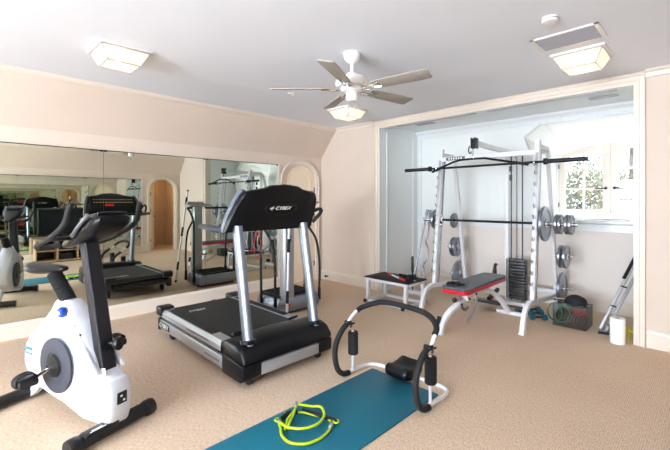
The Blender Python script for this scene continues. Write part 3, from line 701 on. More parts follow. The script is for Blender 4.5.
# orient the shrink inwards
test = shrink(.03); 
if sum((Vector(p)-Vector(c)).length for p in test) > sum((Vector(p)-Vector(c)).length for p in prof):
    secs = []
    for k, f in ((-.03, -1.0), (-.008, -.86), (0, -.62), (0, .62), (-.008, .86), (-.03, 1.0)):
        secs.append([BL(p.x, p.y, f*wd(q[0], q[1])) for p, q in zip(shrink(k), prof)])
b.loft(secs); body = b.build('shroud', 'wplast', BK, local=True, ang=.5)
b = MB(); b.prism([(.03, .38), (.10, .45), (.22, .60), (.29, .645), (.33, .61), (.25, .51), (.10, .37)], fb, .070, .094, bevel=.006); b.prism([(.03, .38), (.10, .45), (.22, .60), (.29, .645), (.33, .61), (.25, .51), (.10, .37)], fb, -.094, -.070, bevel=.006); b.build('shroud_panel', 'wplast', body, local=True)
for s in (1, -1):
    b = MB(); b.lathe([(.176, 0), (.174, .008), (.162, .012), (.085, .012), (.08, .006), (.07, .006), (.065, .016), (.0, .016)], BL(.465, .36, s*.094), (0, -s, 0), 56); b.build('flywheel_cover', 'gdisc', BK, local=True)
    b = MB(); b.lathe([(.072, 0), (.066, .012), (.03, .016), (0, .016)], BL(.465, .36, s*.104), (0, -s, 0), 32); hub = b.build('hub', 'black', BK, local=True)
cr = Vector((-.455, 0, .36))
for s, e in ((1, (.575, .285)), (-1, (.335, .435))):
    b = MB(); b.cyl(BL(.455, .36, s*.10), BL(.455, .36, s*.145), .018, seg=16)
    b.tube([BL(.455, .36, s*.135), BL((.455+e[0])/2, (.36+e[1])/2, s*.145), BL(e[0], e[1], s*.155)], .012, 10, n=3); crk = b.build('crank', 'chrome', BK, local=True)
    b = MB(); b.box(BL(e[0]+.0, e[1]-.005, s*.215), (.12, .11, .05), bevel=.016); b.cyl(BL(e[0], e[1], s*.155), BL(e[0], e[1], s*.27), .01, seg=10)
    pd = b.build('pedal', 'black', BK, local=True)
    b = MB(); b.tube([BL(e[0], e[1]-.02, s*.16), BL(e[0]-.005, e[1]+.03, s*.165), BL(e[0]-.01, e[1]+.048, s*.215), BL(e[0]-.005, e[1]+.03, s*.268), BL(e[0], e[1]-.02, s*.272)], .01, 8, n=6, sect=(.006, .05), up=(1, 0, 0)); b.build('strap', 'rubber', pd, local=True)
# label with faint strokes
b = MB(); b.box(BL(.79, .40, .0965), (.085, .004, .05), bevel=.001); lb = b.build('blue_label', 'labelblue', BK, local=True)
b = MB()
for k in range(4): b.box(BL(.805-k*.016, .398, .099), (.009, .002, .018))
b.box(BL(.66, .412, .096), (.09, .002, .004)); b.build('label_print', 'print', lb, local=True)
b = MB(); b.box(BL(-.045, .235, .0), (.05, .06, .07), rot=(0, 0, 0), bevel=.004); b.build('power_socket', 'black', BK, local=True)
b = MB(); 
for k in (-1, 1): b.box(BL(-.072, .235+k*.014, k*.008), (.004, .012, .010))
b.build('socket_mark', 'print', BK, local=True)
b = MB(); b.ball(BL(.19, .60, .097), .007); b.ball(BL(.40, .70, .07), .008); b.build('screw', 'black', BK, local=True)
MB().lathe([(.0, 0), (.030, 0), (.034, .008), (.034, .022), (.028, .032), (0, .034)], BL(.42, .705, .066), (0, -1, 0), 24).build('adjust_knob', 'blue', BK, local=True)
b = MB(); b.lathe([(.012, 0), (.012, .003), (.008, .003)], BL(.42, .705, .100), (0, -1, 0), 20); b.build('knob_ring', 'print', BK, local=True)
# ribbed seat post
A = Vector(BL(.49, .75)); B = Vector(BL(.67, .92)); D = B-A; L_ = D.length; pr = []
n = 15
for k in range(n): pr += [(.046, L_*k/n), (.046, L_*(k+.5)/n), (.036, L_*(k+.55)/n), (.036, L_*(k+.95)/n)]
b = MB(); b.lathe(pr, A, D, 28); b.build('seat_post', 'rubber', BK, local=True)
# saddle: rounded nose to the front, broad raised tail
b = MB(); secs = []
for s, z, w, h in [(.53, .962, .012, .010), (.55, .960, .030, .024), (.62, .955, .036, .034), (.69, .948, .048, .040), (.77, .942, .070, .046), (.84, .940, .084, .050), (.90, .943, .082, .048), (.935, .950, .062, .038), (.95, .955, .03, .012)]:
    secs.append([BL(s, z+h*.9*math.sin(2*PI*k/20)*(1 if math.sin(2*PI*k/20) > 0 else .8), w*math.cos(2*PI*k/20)) for k in range(20)])
b.loft(secs); b.build('saddle', 'gblack', BK, local=True, ang=1.0)
# column
b = MB(); b.tube([BL(.06, .28), BL(.275, 1.19)], sect=(.066, .095), up=(0, 1, 0)); col = b.build('column', 'navy', BK, local=True)
b = MB(); b.box(BL(.035, .385, .049), (.035, .004, .045), rot=(0, -.22, 0)); b.build('column_sticker', 'print', col, local=True)
b = MB(); b.lathe([(0, 0), (.035, 0), (.04, .012), (.04, .03), (.0, .034)], BL(.05, .53, -.035), (.9, .35, 0), 20); b.cyl(BL(.09, .53, -.02), BL(.05, .53, -.035), .012); b.build('tension_knob', 'black', BK, local=True)
# console: swept body with a shallow tray top
b = MB(); secs = []
for s, z, w, h in [(.52, 1.125, .03, .018), (.48, 1.135, .045, .028), (.38, 1.165, .07, .042), (.27, 1.205, .095, .058), (.15, 1.25, .11, .072), (.07, 1.285, .112, .062), (.02, 1.30, .108, .04), (.0, 1.31, .095, .02)]:
    secs.append([BL(s, z+h*math.copysign(abs(math.sin(2*PI*k/24))**.6, math.sin(2*PI*k/24)), w*math.copysign(abs(math.cos(2*PI*k/24))**.6, math.cos(2*PI*k/24))) for k in range(24)])
b.loft(secs); con = b.build('console', 'gblack', BK, local=True, ang=.9)
b = MB(); b.box(BL(.13, 1.322, 0), (.20, .17, .02), rot=(0, -.2, 0), bevel=.008); b.build('display_pod', 'tv', con, local=True)
b = MB(); b.box(BL(.15, 1.333, 0), (.10, .13, .006), rot=(0, -.2, 0)); b.build('display', 'dsteel', con, local=True)
b = MB(); b.tube([BL(.03, 1.345, .09), BL(.015, 1.349, 0), BL(.03, 1.345, -.09)], .009, 8, n=6); b.build('reading_ledge', 'dsteel', con, local=True)
for s in (1, -1):
    b = MB(); b.tube([BL(.44, 1.135, s*.08), BL(.49, 1.125, s*.17), BL(.43, 1.145, s*.215), BL(.30, 1.19, s*.22), BL(.17, 1.25, s*.225), BL(.11, 1.30, s*.225), BL(.09, 1.36, s*.22), BL(.07, 1.405, s*.215)], .0165, 14, n=6); hb = b.build('handlebar', 'rubber', BK, local=True)
    b = MB(); b.tube([BL(.27, 1.20, s*.10), BL(.19, 1.255, s*.115), BL(.08, 1.335, s*.118)], .012, 10, n=4); b.build('pulse_bar', 'silver', BK, local=True)
    b = MB(); b.tube([BL(.28, 1.19, s*.10), BL(.30, 1.19, s*.22)], .014, 10); b.build('handlebar_bracket', 'black', BK, local=True)
# stabilisers
b = MB(); b.tube([(0, -.235, .055), (0, .22, .055)], .042, 20); fs = b.build('front_stabiliser', 'rubber', BK, local=True)
b = MB(); b.box((.012, -.10, .085), (.07, .20, .035), bevel=.012); b.build('stabiliser_cover', 'black', fs, local=True)
b = MB()
for k, w in ((0, .09), (1, .06)): b.box((.036-.012*k, -.125, .1035), (.006, w, .002))
b.build('stabiliser_print', 'print', fs, local=True)
for s in (-1, 1):
    b = MB(); b.lathe([(0, -.03), (.046, -.03), (.05, -.02), (.05, .02), (.046, .03), (0, .03)], (0, .225 if s > 0 else -.245, .053), (0, 1, 0), 24); b.build('end_cap', 'black', fs, local=True)
b = MB(); b.tube([(-.95, -.02, .10), (-.955, .0, .06)], .03, 12); b.tube([(-.93, -.42, .05), (-.965, .0, .05), (-.965, .20, .05)], .040, 18, n=3); rs = b.build('rear_stabiliser', 'black', BK, local=True)
b = MB(); b.tube([(-.80, 0, .20), (-.90, 0, .10), (-.965, 0, .055)], sect=(.10, .05), up=(0, 1, 0)); b.build('rear_bracket', 'wplast', BK, local=True)

# ------------------------------------------------------------------ vibration machine
VB = thing('vibration_machine', 'silver vibration plate machine with black hand loops, between treadmill and arched door', 'vibration machine', (-4.0, 3.15, 0))
b = MB(); b.loft([[(-4.30+e, 2.83+e, z), (-4.05, 2.80+e, z), (-3.80-e, 2.83+e, z), (-3.76-e, 3.00, z), (-3.755-e, 3.3, z), (-3.80-e, 3.50-e, z), (-4.05, 3.53-e, z), (-4.30+e, 3.50-e, z)] for z, e in ((.035, .01), (.06, 0), (.17, .015), (.20, .035))]); b.build('base', 'silver', VB, ang=.7)
b = MB(); b.box((-4.03, 3.165, .025), (.46, .6, .03), bevel=.01); b.build('foot', 'black', VB)
b = MB(); b.box((-4.07, 3.165, .215), (.42, .56, .035), bevel=.014)
for k in range(9): b.box((-4.24+k*.04, 3.165, .235), (.012, .5, .006))
b.build('platform', 'rubber', VB)
b = MB(); b.box((-3.765, 2.93, .12), (.012, .10, .03), bevel=.003); b.build('power_switch', 'redp', VB)
b = MB(); b.loft([[(x+dx, y, z) for x, y in ((-3.90, 2.92), (-3.88, 2.90), (-3.81, 2.90), (-3.79, 2.92), (-3.79, 3.05), (-3.81, 3.07), (-3.88, 3.07), (-3.90, 3.05))] for z, dx in ((.18, 0), (1.32, -.0))]); cl = b.build('column', 'gmetal', VB, ang=.5)
b = MB(); b.box((-3.79, 2.985, .95), (.004, .05, .09)); b.build('column_emblem', 'green', cl)
b = MB(); b.loft([[(-3.98, y0, 1.315), (-3.70, y0+.02, 1.345), (-3.70, y0+.02, 1.375), (-3.98, y0, 1.345)] for y0 in (2.80, 3.20)]); b.box((-3.72, 3.01, 1.385), (.05, .3, .05), bevel=.012); hd = b.build('control_head', 'gmetal', VB)
b = MB(); b.box((-3.83, 3.01, 1.372), (.12, .2, .01), rot=(0, -.107, 0)); b.build('control_screen', 'wood', hd)
for s, y0 in ((-1, 2.795), (1, 3.535)):
    yc = 3.01+s*.12
    b = MB(); b.tube([(-3.86, yc, 1.30), (-3.86, y0-s*.05, 1.30), (-3.90, y0, 1.295), (-4.02, y0+s*.01, 1.24), (-4.12, y0, 1.10), (-4.14, y0, .9), (-4.14, y0, .55), (-4.14, y0-s*.005, .14)], .017, 12, n=6); b.build('hand_loop', 'rubber', VB)
    b = MB(); b.tube([(-4.125, y0, 1.10), (-4.02, y0, 1.02), (-3.90, y0, .88), (-3.84, y0, .62), (-3.835, y0, .35), (-3.835, y0-s*.01, .14)], .016, 12, n=6); b.build('hand_loop', 'rubber', VB)
    for x in (-4.14, -3.835): MB().cyl((x, y0-s*.003, .08), (x, y0-s*.003, .24), .022, seg=14).build('tube_clamp', 'dsteel', VB)
t = thing('body_bar', 'long white exercise bar with black grip bands leaning beside the vibration machine', 'exercise bar', (-3.54, 2.75, 0))
A = Vector((-3.54, 2.745, .012)); B = Vector((-3.672, 2.90, 1.60)); 
MB().cyl(A, B, .0155, seg=16).build('shaft', 'white', t)
for f0, f1 in ((.13, .22), (.50, .60), (.86, .93)): MB().cyl(A.lerp(B, f0), A.lerp(B, f1), .0175, seg=16).build('grip_band', 'foam', t)
MB().ball(B, .02).build('end_cap', 'black', t); MB().cyl(A-Vector((0, 0, .011)), A+(B-A).normalized()*.03, .018).build('end_cap', 'black', t)
MB().tube([(-4.25, 2.83, .05), (-4.40, 2.72, .008), (-4.6, 2.60, .008), (-4.8, 2.45, .008), (-5.0, 2.5, .008), (-5.08, 2.65, .012)], .005, 6, n=8).build('power_cord', 'rubber', VB)
tag(MB().lathe([(.0, 0), (.012, 0), (.01, .05), (.018, .055), (.018, .075), (0, .08)], (-4.93, YB-.02, .07), (0, -1, .15), 14).build('door_stop', 'black'), 'small black door stop on the baseboard right of the arched door', 'door stop')

# ------------------------------------------------------------------ mat, band, ab roller
t = MB(); t.box((-1.745, 1.585, .006), (.62, 1.83, .012), bevel=.004)
tag(t.build('exercise_mat', 'teal'), 'teal exercise mat lying on the carpet', 'exercise mat')
def sqz(b):
    for v in b.bm.verts: v.co = Vector((-1.86+(v.co.x+1.86)*.9+.03, 1.6+(v.co.y-1.6)*.88-.045, .012+(v.co.z-.012)*.85))
t = thing('resistance_band', 'lime green resistance band with black handles lying on the teal mat', 'resistance band', (-1.86, 1.6, .012))
z = .024
b = MB(); b.tube([(-1.985, 1.475, z), (-1.94, 1.455, z), (-1.86, 1.405, z), (-1.76, 1.40, z), (-1.68, 1.47, z), (-1.66, 1.58, z), (-1.685, 1.68, z), (-1.72, 1.735, z)], .0095, 12, n=8)
b.tube([(-1.99, 1.49, z+.004), (-1.95, 1.47, z+.02), (-1.87, 1.475, z+.022), (-1.79, 1.55, z+.02), (-1.77, 1.66, z+.02), (-1.82, 1.76, z+.02), (-1.90, 1.80, z+.03), (-1.95, 1.76, z+.03), (-2.0, 1.70, z+.045), (-2.03, 1.665, z+.05)], .0095, 12, n=8)
b.tube([(-2.02, 1.66, z+.045), (-1.96, 1.59, z+.04), (-1.90, 1.50, z+.03), (-1.88, 1.47, z+.01)], .0085, 12, n=6)
b.tube([(-2.02, 1.65, z+.02), (-1.97, 1.55, z+.02), (-1.93, 1.50, z+.02), (-1.90, 1.46, z)], .0085, 12, n=6)
b.tube([(-2.06, 1.58, z), (-2.03, 1.63, z), (-1.97, 1.69, z), (-1.9, 1.72, z), (-1.80, 1.76, z), (-1.75, 1.755, z)], .0085, 12, n=6)
sqz(b); b.build('band', 'lime', t)
for pts in ([(-2.015, 1.50, z), (-2.04, 1.60, z+.004), (-2.0, 1.66, z+.004)], [(-1.99, 1.70, z+.006), (-1.88, 1.735, z+.006), (-1.745, 1.775, z+.006), (-1.715, 1.775, z)]):
    b = MB(); b.tube(pts, .014, 14, n=4); sqz(b); b.build('handle', 'foam', t)
b = MB(); b.cyl((-1.70, 1.70, z), (-1.722, 1.74, z), .0145); sqz(b); b.build('clasp', 'gmetal', t)
b = MB(); b.cyl((-1.985, 1.478, z), (-2.01, 1.50, z), .0145); sqz(b); b.build('clasp', 'gmetal', t)
b = MB(); b.cyl((-2.015, 1.652, z+.045), (-2.045, 1.685, z+.05), .0145); sqz(b); b.build('clasp', 'gmetal', t)
for c_ in ((-2.02, 1.49, z), (-1.715, 1.775, z)):
    b = MB(); n = 18; b.tube([(c_[0]+.019*math.cos(2*PI*k/n), c_[1]+.019*math.sin(2*PI*k/n), c_[2]+.006) for k in range(n)], .007, 8, closed=True); sqz(b); b.build('end_loop', 'lime', t)
AR = thing('ab_roller', 'white and black tubular ab roller frame standing over the end of the teal mat', 'ab roller', (-1.75, 2.4, 0))
def catm(pts, r, m, nm, n=6, par=AR): b = MB(); b.tube(pts, r, 14, n=n); return b.build(nm, m, par)
catm([(-2.12, 2.23, .03), (-2.12, 2.34, .028), (-2.12, 2.46, .024), (-2.09, 2.55, .018), (-2.0, 2.585, .018), (-1.75, 2.61, .018), (-1.50, 2.61, .018), (-1.41, 2.58, .018), (-1.38, 2.49, .022), (-1.38, 2.38, .028), (-1.38, 2.23, .03)], .015, 'white', 'base_tube', 7)
catm([(-2.12, 2.26, .425), (-2.12, 2.33, .48), (-2.10, 2.40, .525), (-2.00, 2.46, .575), (-1.88, 2.475, .60), (-1.62, 2.475, .60), (-1.48, 2.455, .58), (-1.39, 2.40, .53), (-1.38, 2.34, .465), (-1.38, 2.285, .405)], .0145, 'white', 'top_bar', 6)
catm([(-2.112, 2.37, .507), (-2.095, 2.405, .53), (-2.00, 2.46, .575), (-1.88, 2.475, .60), (-1.62, 2.475, .60), (-1.48, 2.455, .58), (-1.395, 2.405, .535), (-1.382, 2.36, .49)], .021, 'foam', 'foam_sleeve', 8)
for x, s in ((-2.12, -1), (-1.38, 1)):
    catm([(x, 2.255, .42), (x, 2.20, .385), (x, 2.135, .30), (x, 2.12, .20), (x, 2.15, .09), (x, 2.21, .035), (x, 2.28, .022)], .022, 'rubber', 'rocker', 7)
    catm([(x, 2.27, .42), (x, 2.24, .405)], .0165, 'white', 'rocker_joint', 1)
    catm([(x-s*.01, 2.315, .03), (x-s*.01, 2.315, .36)], .011, 'white', 'pad_post', 1)
    b = MB(); b.lathe([(0, 0), (.036, 0), (.042, .008), (.042, .178), (.036, .186), (0, .186)], (x-s*.01, 2.32, .165), (0, 0, 1), 28); b.build('arm_pad', 'foam', AR)
    b = MB(); b.cyl((x-.025, 2.268, .43), (x+.025, 2.268, .43), .017); b.cyl((x+.02, 2.268, .43), (x+.045, 2.268, .43), .006)
    for k in range(3): a = 2*PI*k/3; b.tube([(x+.042, 2.268, .43), (x+.042, 2.268+.03*math.cos(a), .43+.03*math.sin(a))], .008, 8)
    b.build('clamp_knob', 'black', AR)
b = MB(); secs = []
for y, h0, h1, w in [(2.405, .04, .08, .085), (2.42, .02, .115, .105), (2.46, .01, .12, .115), (2.52, .01, .095, .118), (2.58, .01, .11, .115), (2.63, .015, .13, .105), (2.645, .04, .11, .085)]:
    q = []
    for k in range(20):
        a = 2*PI*k/20; cs, sn = math.cos(a), math.sin(a)
        q.append((-1.755+w*math.copysign(abs(cs)**.55, cs), y, (h0+h1)/2+(h1-h0)/2*math.copysign(abs(sn)**.55, sn)-.012*(1-abs(cs))*(sn > 0)))
    secs.append(q)
b.loft(secs); b.bm.transform(Matrix.Translation((0, .0, .025))); b.build('head_pad', 'gblack', AR, ang=1.)
b = MB(); b.tube([(-1.755, 2.58, .07), (-1.755, 2.62, .04), (-1.755, 2.62, .02)], .011, 10, n=3); b.build('pad_bracket', 'white', AR)

# ------------------------------------------------------------------ power rack
RL, RR = -2.695, -1.46; RC = (RL+RR)/2
def uy(z): return 4.60+(z-.3)*.2/1.86
RK = thing('power_rack', 'white home gym rack with cables and weight stack standing in the alcove', 'weight rack', (RC, 4.95, 0))
W, D2 = .05, .065
for x in (RL, RR):
    b = MB(); b.tube([(x, uy(.30), .30), (x, uy(2.12), 2.12)], sect=(D2, W), up=(1, 0, 0)); up = b.build('upright', 'white', RK)
    b = MB(); b.box((x, uy(2.12), 2.126), (W*.9, D2*.9, .012)); b.build('post_cap', 'white', up)
    b = MB(); b.tube([(x, 4.27, .0), (x, 4.30, .12), (x, 4.36, .225), (x, 4.46, .28), (x, 4.62, .285), (x, 5.5, .20)], sect=(.055, W), up=(1, 0, 0), n=5); b.build('foot', 'white', RK)
    b = MB(); b.box((x, 4.272, .012), (.056, .075, .024), bevel=.004); b.build('foot_cap', 'white', RK)
    b = MB(); b.tube([(x, 5.50, .0), (x, 5.50, .20), (x, 5.16, 1.99), (x, 5.10, 2.05), (x, 4.80, 2.055)], sect=(.055, W*.9), up=(1, 0, 0), n=1); b.build('rear_leg', 'white', RK)
    hk = None
    for k in range(12):
        z = .50+k*.125
        if hk is None:
            b = MB(); y = uy(z)-D2/2; b.tube([(x, y+.004, z-.02), (x, y-.03, z-.028), (x, y-.052, z-.012), (x, y-.058, z+.014)], .007, 8, n=3); hk = b.build('rack_hook', 'chrome', RK)
        else:
            c_ = hk.copy(); COL.objects.link(c_); c_.parent = RK; c_.location = (0, uy(z)-uy(.50), z-.50)
    b = MB(); b.tube([(x, uy(.42)-D2/2-.004, .42), (x, uy(1.98)-D2/2-.004, 1.98)], sect=(.006, .03), up=(1, 0, 0)); b.build('hook_strip', 'gmetal', RK)
    b = MB(); b.cyl((x, uy(.32)+.09, .28), (x, uy(2.03)+.09, 2.04), .0125, seg=14); b.build('guide_rod', 'steel', RK)
    sx = 1 if x == RR else -1
    for z, yy in ((1.13, 5.28), (.73, 5.36), (.32, 5.44)):
        b = MB(); b.cyl((x+sx*.02, yy, z), (x+sx*.22, yy, z), .0135, seg=14); b.build('weight_peg', 'chrome', RK)
    b = MB(); yy = uy(1.86); b.tube([(x, yy-.03, 1.84), (x, yy-.09, 1.82), (x, yy-.125, 1.84), (x, yy-.128, 1.875)], .009, 8, n=3); b.build('bar_hook', 'chrome', RK)
    for z in (.62, .9, 1.3, 1.7): MB().lathe([(0, 0), (.007, 0), (.007, .006), (0, .008)], (x+sx*W/2, uy(z), z), (sx, 0, 0), 8).build('bolt', 'chrome', RK)
for nm, y, z, h in (('front_crossbeam', uy(1.99), 1.99, .06), ('rear_crossbeam', 5.49, .245, .055), ('rear_top_beam', 5.13, 2.03, .05)):
    b = MB(); b.tube([(RL, y, z), (RR, y, z)], sect=(h, .05) if False else (.05, h), up=(0, 0, 1)); b.build(nm, 'white', RK)
b = MB(); b.box((RL+.22, uy(1.99)-.028, 1.99), (.27, .004, .042)); pl = b.build('name_plate', 'gprint', RK)
random.seed(5)
b = MB()
for k in range(6): b.box((RL+.13+k*.035, uy(1.99)-.031, 1.99), (.018, .003, .022))
b.build('plate_print', 'print', pl)
b = MB(); b.tube([(RC, 5.50, .0), (RC, 5.50, 2.14)], sect=(.055, .055), up=(1, 0, 0)); b.build('centre_column', 'white', RK)
b = MB(); b.tube([(RC, 5.52, 2.11), (RC, 4.90, 2.115), (RC, 4.50, 2.13)], sect=(.05, .06), up=(0, 0, 1)); b.build('pulley_boom', 'white', RK)
b = MB(); b.box((RC-.022, 4.47, 2.12), (.006, .11, .13), bevel=.002); b.box((RC+.022, 4.47, 2.12), (.006, .11, .13), bevel=.002); b.lathe([(0, -.014), (.05, -.014), (.044, 0), (.05, .014), (0, .014)], (RC, 4.47, 2.12), (1, 0, 0), 28); b.build('pulley', 'black', RK)
b = MB(); b.cyl((RC, 4.43, 2.10), (RC, 4.43, 1.97), .004, seg=8); b.build('cable', 'black', RK)
b = MB(); b.tube([(RC-.05, 4.44, 2.09), (RC-.055, 4.43, 2.02), (RC-.03, 4.43, 1.995), (RC-.02, 4.43, 2.02)], .007, 8, n=4); b.build('cable_hook', 'black', RK)
for dx_ in (-.055, .0, .055):
    b = MB(); b.cyl((-1.90+dx_*1.3, 5.36, .08), (-1.90+dx_*1.3, 5.36, 2.05), .009 if dx_ else .005, seg=10); b.build('stack_rod' if dx_ else 'lift_cable', 'gdisc', RK)
b = MB()
for k in range(13): b.box((-1.90, 5.36, .13+k*.041), (.235, .12, .037), bevel=.003)
b.build('weight_stack', 'black', RK)
b = MB(); b.tube([(-1.99, 5.29, .1), (-1.99, 5.29, .66)], sect=(.012, .004), up=(1, 0, 0))
for k in range(13): b.box((-1.99, 5.297, .13+k*.041), (.012, .004, .012))
b.build('stack_labels', 'print', RK)
b = MB(); b.box((-1.90, 5.36, .05), (.30, .16, .05), bevel=.006); b.build('stack_base', 'white', RK)
b = MB(); b.box((-2.0, 5.42, 1.86), (.03, .04, .07), bevel=.006); b.box((-2.0, 5.42, 1.74), (.03, .04, .08), bevel=.006); b.build('cable_stop', 'black', RK)
b = MB(); b.lathe([(0, -.015), (.04, -.015), (.034, 0), (.04, .015), (0, .015)], (-1.90, 5.36, 2.03), (1, 0, 0), 24); b.build('pulley', 'gmetal', RK)
b = MB(); b.tube([(RC-.06, 5.32, .20), (RC-.06, 5.02, .12)], sect=(.045, .045), up=(0, 0, 1)); b.box((RC-.04, 4.98, .10), (.34, .16, .02), bevel=.005); b.build('foot_plate', 'dsteel', RK)
b = MB(); b.tube([(RC-.12, 5.45, .52), (RC-.12, 5.38, .52), (RC-.12, 5.36, .40), (RC-.12, 5.37, .32)], .02, 10, n=3, radii=[.012, .022, .03, .016]); b.build('stack_handle', 'black', RK)
# smith bar with its carriers
SY = uy(1.16)+.09
t = thing('guided_barbell', 'black and chrome bar carrying plates on the rack guide rods, lower of the two bars', 'barbell', (RC, SY, 1.16))
MB().cyl((RL-.03, SY, 1.16), (RR+.03, SY, 1.16), .0145, seg=16).build('bar', 'gblack', t)
for s, x in ((-1, RL), (1, RR)):
    MB().cyl((x+s*.03, SY, 1.16), (x+s*.40 if s > 0 else x-.28, SY, 1.16), .0245, seg=20).build('sleeve', 'chrome', t)
    b = MB(); b.cyl((x, SY, 1.09), (x, SY, 1.23), .024, seg=18); b.box((x-s*.03, SY-.02, 1.16), (.012, .06, .10), bevel=.003); b.build('carrier', 'chrome', t)
    b = MB(); b.tube([(x-s*.03, SY-.04, 1.13), (x-s*.03, SY-.075, 1.12), (x-s*.03, SY-.08, 1.15)], .008, 8, n=3); b.build('catch', 'dsteel', t)
BY = uy(1.86)-.10
t = thing('barbell', 'long black barbell with thick end sleeves resting high across the rack hooks', 'barbell', (RC, BY, 1.862))
bx0, bx1 = -3.21, -.945
MB().cyl((bx0+.40, BY, 1.862), (bx1-.40, BY, 1.862), .014, seg=16).build('bar', 'dsteel', t)
for s, x in ((-1, bx0), (1, bx1)):
    b = MB(); b.cyl((x, BY, 1.862), (x-s*.40, BY, 1.862), .0245, seg=20); b.build('sleeve', 'dsteel', t)
    MB().cyl((x-s*.385, BY, 1.862), (x-s*.42, BY, 1.862), .036, seg=20).build('collar', 'dsteel', t)
t = thing('pulldown_bar', 'black bent lat pulldown bar hanging from the rack pulley', 'pulldown bar', (RC, 4.43, 1.95))
MB().tube([(-2.63, 4.43, 1.80), (-2.34, 4.43, 1.905), (-2.25, 4.43, 1.925), (RC, 4.43, 1.93), (-1.93, 4.43, 1.925), (-1.84, 4.43, 1.905), (-1.45, 4.43, 1.82)], .013, 12).build('bar', 'gblack', t)
for s, (x0, z0), (x1, z1) in ((-1, (-2.63, 1.80), (-2.47, 1.858)), (1, (-1.45, 1.82), (-1.61, 1.855))): MB().cyl((x0, 4.43, z0), (x1, 4.43, z1), .0165, seg=14).build('grip', 'rubber', t)
b = MB(); b.box((RC, 4.43, 1.955), (.02, .012, .05), bevel=.003); b.build('eyelet', 'chrome', t)
# plates: one of a kind, copied
def plate_proto(r, w, m, loc, label, grp):
    t = thing('weight_plate', label, 'weight plate', loc, 0, grp)
    h = w/2
    prof = [(.026, -h), (.05, -h), (.055, -h*.6), (r*.78, -h*.6), (r*.82, -h), (r*.98, -h), (r, -h*.7), (r, h*.7), (r*.98, h), (r*.82, h), (r*.78, h*.6), (.055, h*.6), (.05, h), (.026, h)]
    q = bmesh.new(); b = MB(); b.lathe(prof, (0, 0, 0), (1, 0, 0), 48); b.build('disc', m, t, local=True)
    b = MB(); b.lathe([(.0275, -h-.001), (.040, -h-.001), (.040, h+.001), (.0275, h+.001)], (0, 0, 0), (1, 0, 0), 28); b.build('hub', 'chrome', t, local=True)
    return t
big = plate_proto(.20, .035, 'steel', (RR+.075, SY, 1.16), 'large steel plate on the guided bar, beside the right upright', 'steel plates on the rack')
mid = plate_proto(.145, .03, 'steel', (RR+.09, 5.36, .73), 'medium steel plate on the middle window-side peg, inner one', 'steel plates on the rack')
sml = plate_proto(.11, .028, 'steel', (RR+.20, SY, 1.16), 'small steel plate on the guided bar next to the large one', 'steel plates on the rack')
for src, loc, l in ((sml, (RR+.235, SY, 1.16), 'small steel plate second from the large one on the guided bar'), (sml, (RR+.30, SY, 1.16), 'small steel plate near the window-side end of the guided bar'), (sml, (RR+.335, SY, 1.16), 'outermost small steel plate on the window-side end of the guided bar'),
                    (mid, (RR+.145, 5.36, .73), 'medium steel plate on the middle window-side peg, outer one'), (big, (RR+.08, 5.44, .32), 'large steel plate on the lowest window-side peg'),
                    (sml, (RR+.07, 5.28, 1.13), 'small steel plate on the highest window-side peg'), (sml, (RL-.07, 5.28, 1.13), 'small steel plate on the highest peg at the step side'),
                    (mid, (RL-.07, 5.36, .73), 'medium steel plate on the middle peg at the step side'), (mid, (RL-.11, 5.36, .73), 'medium steel plate on the middle peg at the step side, outer one'),
                    (big, (RL-.08, 5.44, .32), 'large steel plate on the lowest peg at the step side'), (mid, (RL-.075, SY, 1.16), 'medium steel plate on the far end of the guided bar')):
    c_ = copy_tree(src); c_.location = loc; c_['label'] = l
# leaning bars at the far corner of the alcove
t = thing('straight_bar', 'straight steel bar leaning in the alcove corner behind the step', 'barbell', (-3.42, 5.30, 0))
MB().cyl((-3.46, 5.20, .012), (-3.34, 5.48, 1.28), .014).build('bar', 'steel', t)
b = MB(); b.cyl((-3.3491, 5.4589, 1.185), (-3.34, 5.48, 1.28), .022); b.build('sleeve', 'steel', t); MB().cyl((-3.46, 5.20, .012), (-3.4458, 5.233, .16), .022).build('sleeve', 'steel', t)
t = thing('curl_bar', 'wavy steel curl bar leaning in the alcove corner behind the step', 'curl bar', (-3.27, 5.30, 0))
A = Vector((-3.27, 5.22, .02)); B = Vector((-3.30, 5.50, 1.27))
pts = [A.lerp(B, f)+Vector((o_, 0, 0)) for f, o_ in ((.02, 0), (.22, 0), (.30, -.035), (.38, .03), (.5, .035), (.6, -.03), (.68, .0), (.78, 0), (.98, 0))]
MB().tube(pts, .014, 12, n=3).build('bar', 'steel', t)
for f0, f1 in ((0, .18), (.82, 1)): MB().cyl(A.lerp(B, f0), A.lerp(B, f1), .023, seg=16).build('sleeve', 'steel', t)
t = thing('bar_holder', 'small white floor stand with a black upright pin beside the leaning bars', 'stand', (-3.30, 4.98, 0))
b = MB(); b.box((-3.25, 4.98, .03), (.36, .10, .05), bevel=.006); b.build('base', 'white', t); b = MB(); b.cyl((-3.30, 4.98, .05), (-3.30, 4.98, .36), .013); b.build('pin', 'black', t)
b = MB(); b.cyl((-3.30, 4.98, .34), (-3.30, 4.98, .57), .02); b.build('pin_grip', 'black', t)
b = MB(); b.lathe([(0, -.03), (.035, -.03), (.035, .03), (0, .03)], (-3.12, 4.98, .09), (0, 1, 0), 20); b.build('roller', 'rubber', t)

